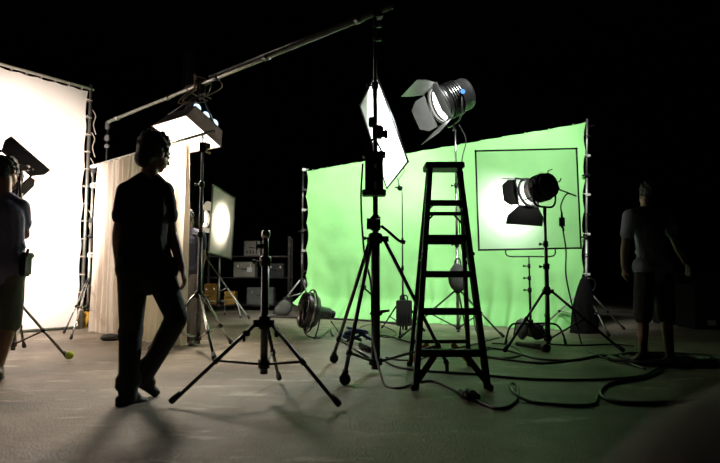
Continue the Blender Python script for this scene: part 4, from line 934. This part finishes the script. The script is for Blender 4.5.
# ------------------------------------------------------------------ dim equipment at the back
def shelf_rack(x0, x1, y, depth, levels, h, label):
    t = thing('shelf_rack', label, 'shelf', ((x0 + x1) / 2, y, 0))
    for x in (x0, x1):
        for yy in (y - depth / 2, y + depth / 2): MB().box((x, yy, h / 2), (.05, .05, h)).build('post', blackmetal, t)
    for z in levels: MB().box(((x0 + x1) / 2, y, z), (x1 - x0, depth, .03)).build('shelf', blackmetal, t)
    return t
YR = 15.0
rx0, rx1 = P(205, 300, YR).x, P(290, 300, YR).x
shelf_rack(rx0, rx1, YR, .6, (.14, .86, 1.42), 1.95, 'dim steel equipment rack at the back behind the empty stand')
def case(name, label, x, y, z, sx, sy, sz, m, cat='case', latch=True, lab=False, vents=0):
    t = thing(name, label, cat, (x, y, z)); MB().box((x, y, z + sz * .37), (sx, sy, sz * .74), bev=.015).build('body', m, t)
    MB().box((x, y, z + sz * .87), (sx, sy, sz * .25), bev=.015).build('lid', m, t)
    if latch:
        for dx in (-.3, .3): MB().box((x + dx * sx, y - sy / 2 - .008, z + sz * .74), (.035, .016, .06), bev=.004).build('latch', chrome, t)
    MB().path(smooth_pts([(x - .07, y - sy / 2, z + sz * .55), (x - .06, y - sy / 2 - .04, z + sz * .55), (x + .06, y - sy / 2 - .04, z + sz * .55), (x + .07, y - sy / 2, z + sz * .55)], 4), .009).build('handle', black, t)
    if lab: MB().box((x + sx * .25, y - sy / 2 - .003, z + sz * .5), (.13, .006, .12)).build('label_plate', labelm, t)
    for k in range(vents): MB().box((x - sx * .3 + k * sx * .2, y - sy / 2 - .004, z + sz * .25), (sx * .08, .008, sz * .2)).build('vent', black, t)
    return t
def sx_(px): return P(px, 280, YR).x
case('yellow_case', 'yellow plastic case on the bottom shelf of the dim rack', sx_(213), YR - .05, .155, .34, .4, .55, yellowp)
case('power_box', 'pale grey power box with a light label on the middle shelf', sx_(246), YR - .05, .875, .56, .42, .40, creampaint, 'box', lab=True)
case('control_box', 'cream control box with slots on the top shelf of the rack', sx_(253), YR - .05, 1.435, .42, .36, .40, creampaint, 'box', latch=False, vents=4)
case('grey_case', 'dark grey case on the bottom shelf beside the yellow one', sx_(262), YR - .05, .155, .7, .42, .45, greypaint)
case('yellow_case', 'small yellow-edged case on the bottom shelf left of the grey case', sx_(232), YR - .1, .155, .28, .35, .35, yellowp)
case('black_case', 'black case at the right end of the middle shelf', sx_(277), YR - .05, .875, .42, .42, .36, black)
# right, in the dark
fc = case('flight_case', 'black flight case with a white label in the dark at far right', P(712, 325, 9.6).x, 9.6, 0, .9, .6, .75, black, lab=False, latch=False)
MB().box((P(712, 323, 9.29).x, 9.295, P(712, 323, 9.29).z), (.14, .012, .09), bev=.003).build('label_plate', whitepaint, fc)
case('flight_case', 'second black flight case behind the man at the right', P(688, 322, 10.4).x, 10.4, 0, 1.0, .6, .95, black, latch=False)

# ------------------------------------------------------------------ blurred bag close to the lens
t = thing('equipment_bag', 'blurred dark grey equipment bag very close to the lens, bottom right', 'bag', (.55, .48, 0))
bagm = mat('bag_canvas', (.12, .135, .11), .9, bump=.2)
MB().ball((.52, .48, .51), (.40, .20, .27)).box((.56, .50, .27), (.60, .34, .52), bev=.08).ball((.66, .5, .58), (.22, .18, .24)).build('body', bagm, t, remesh=.02, smooth_it=12)
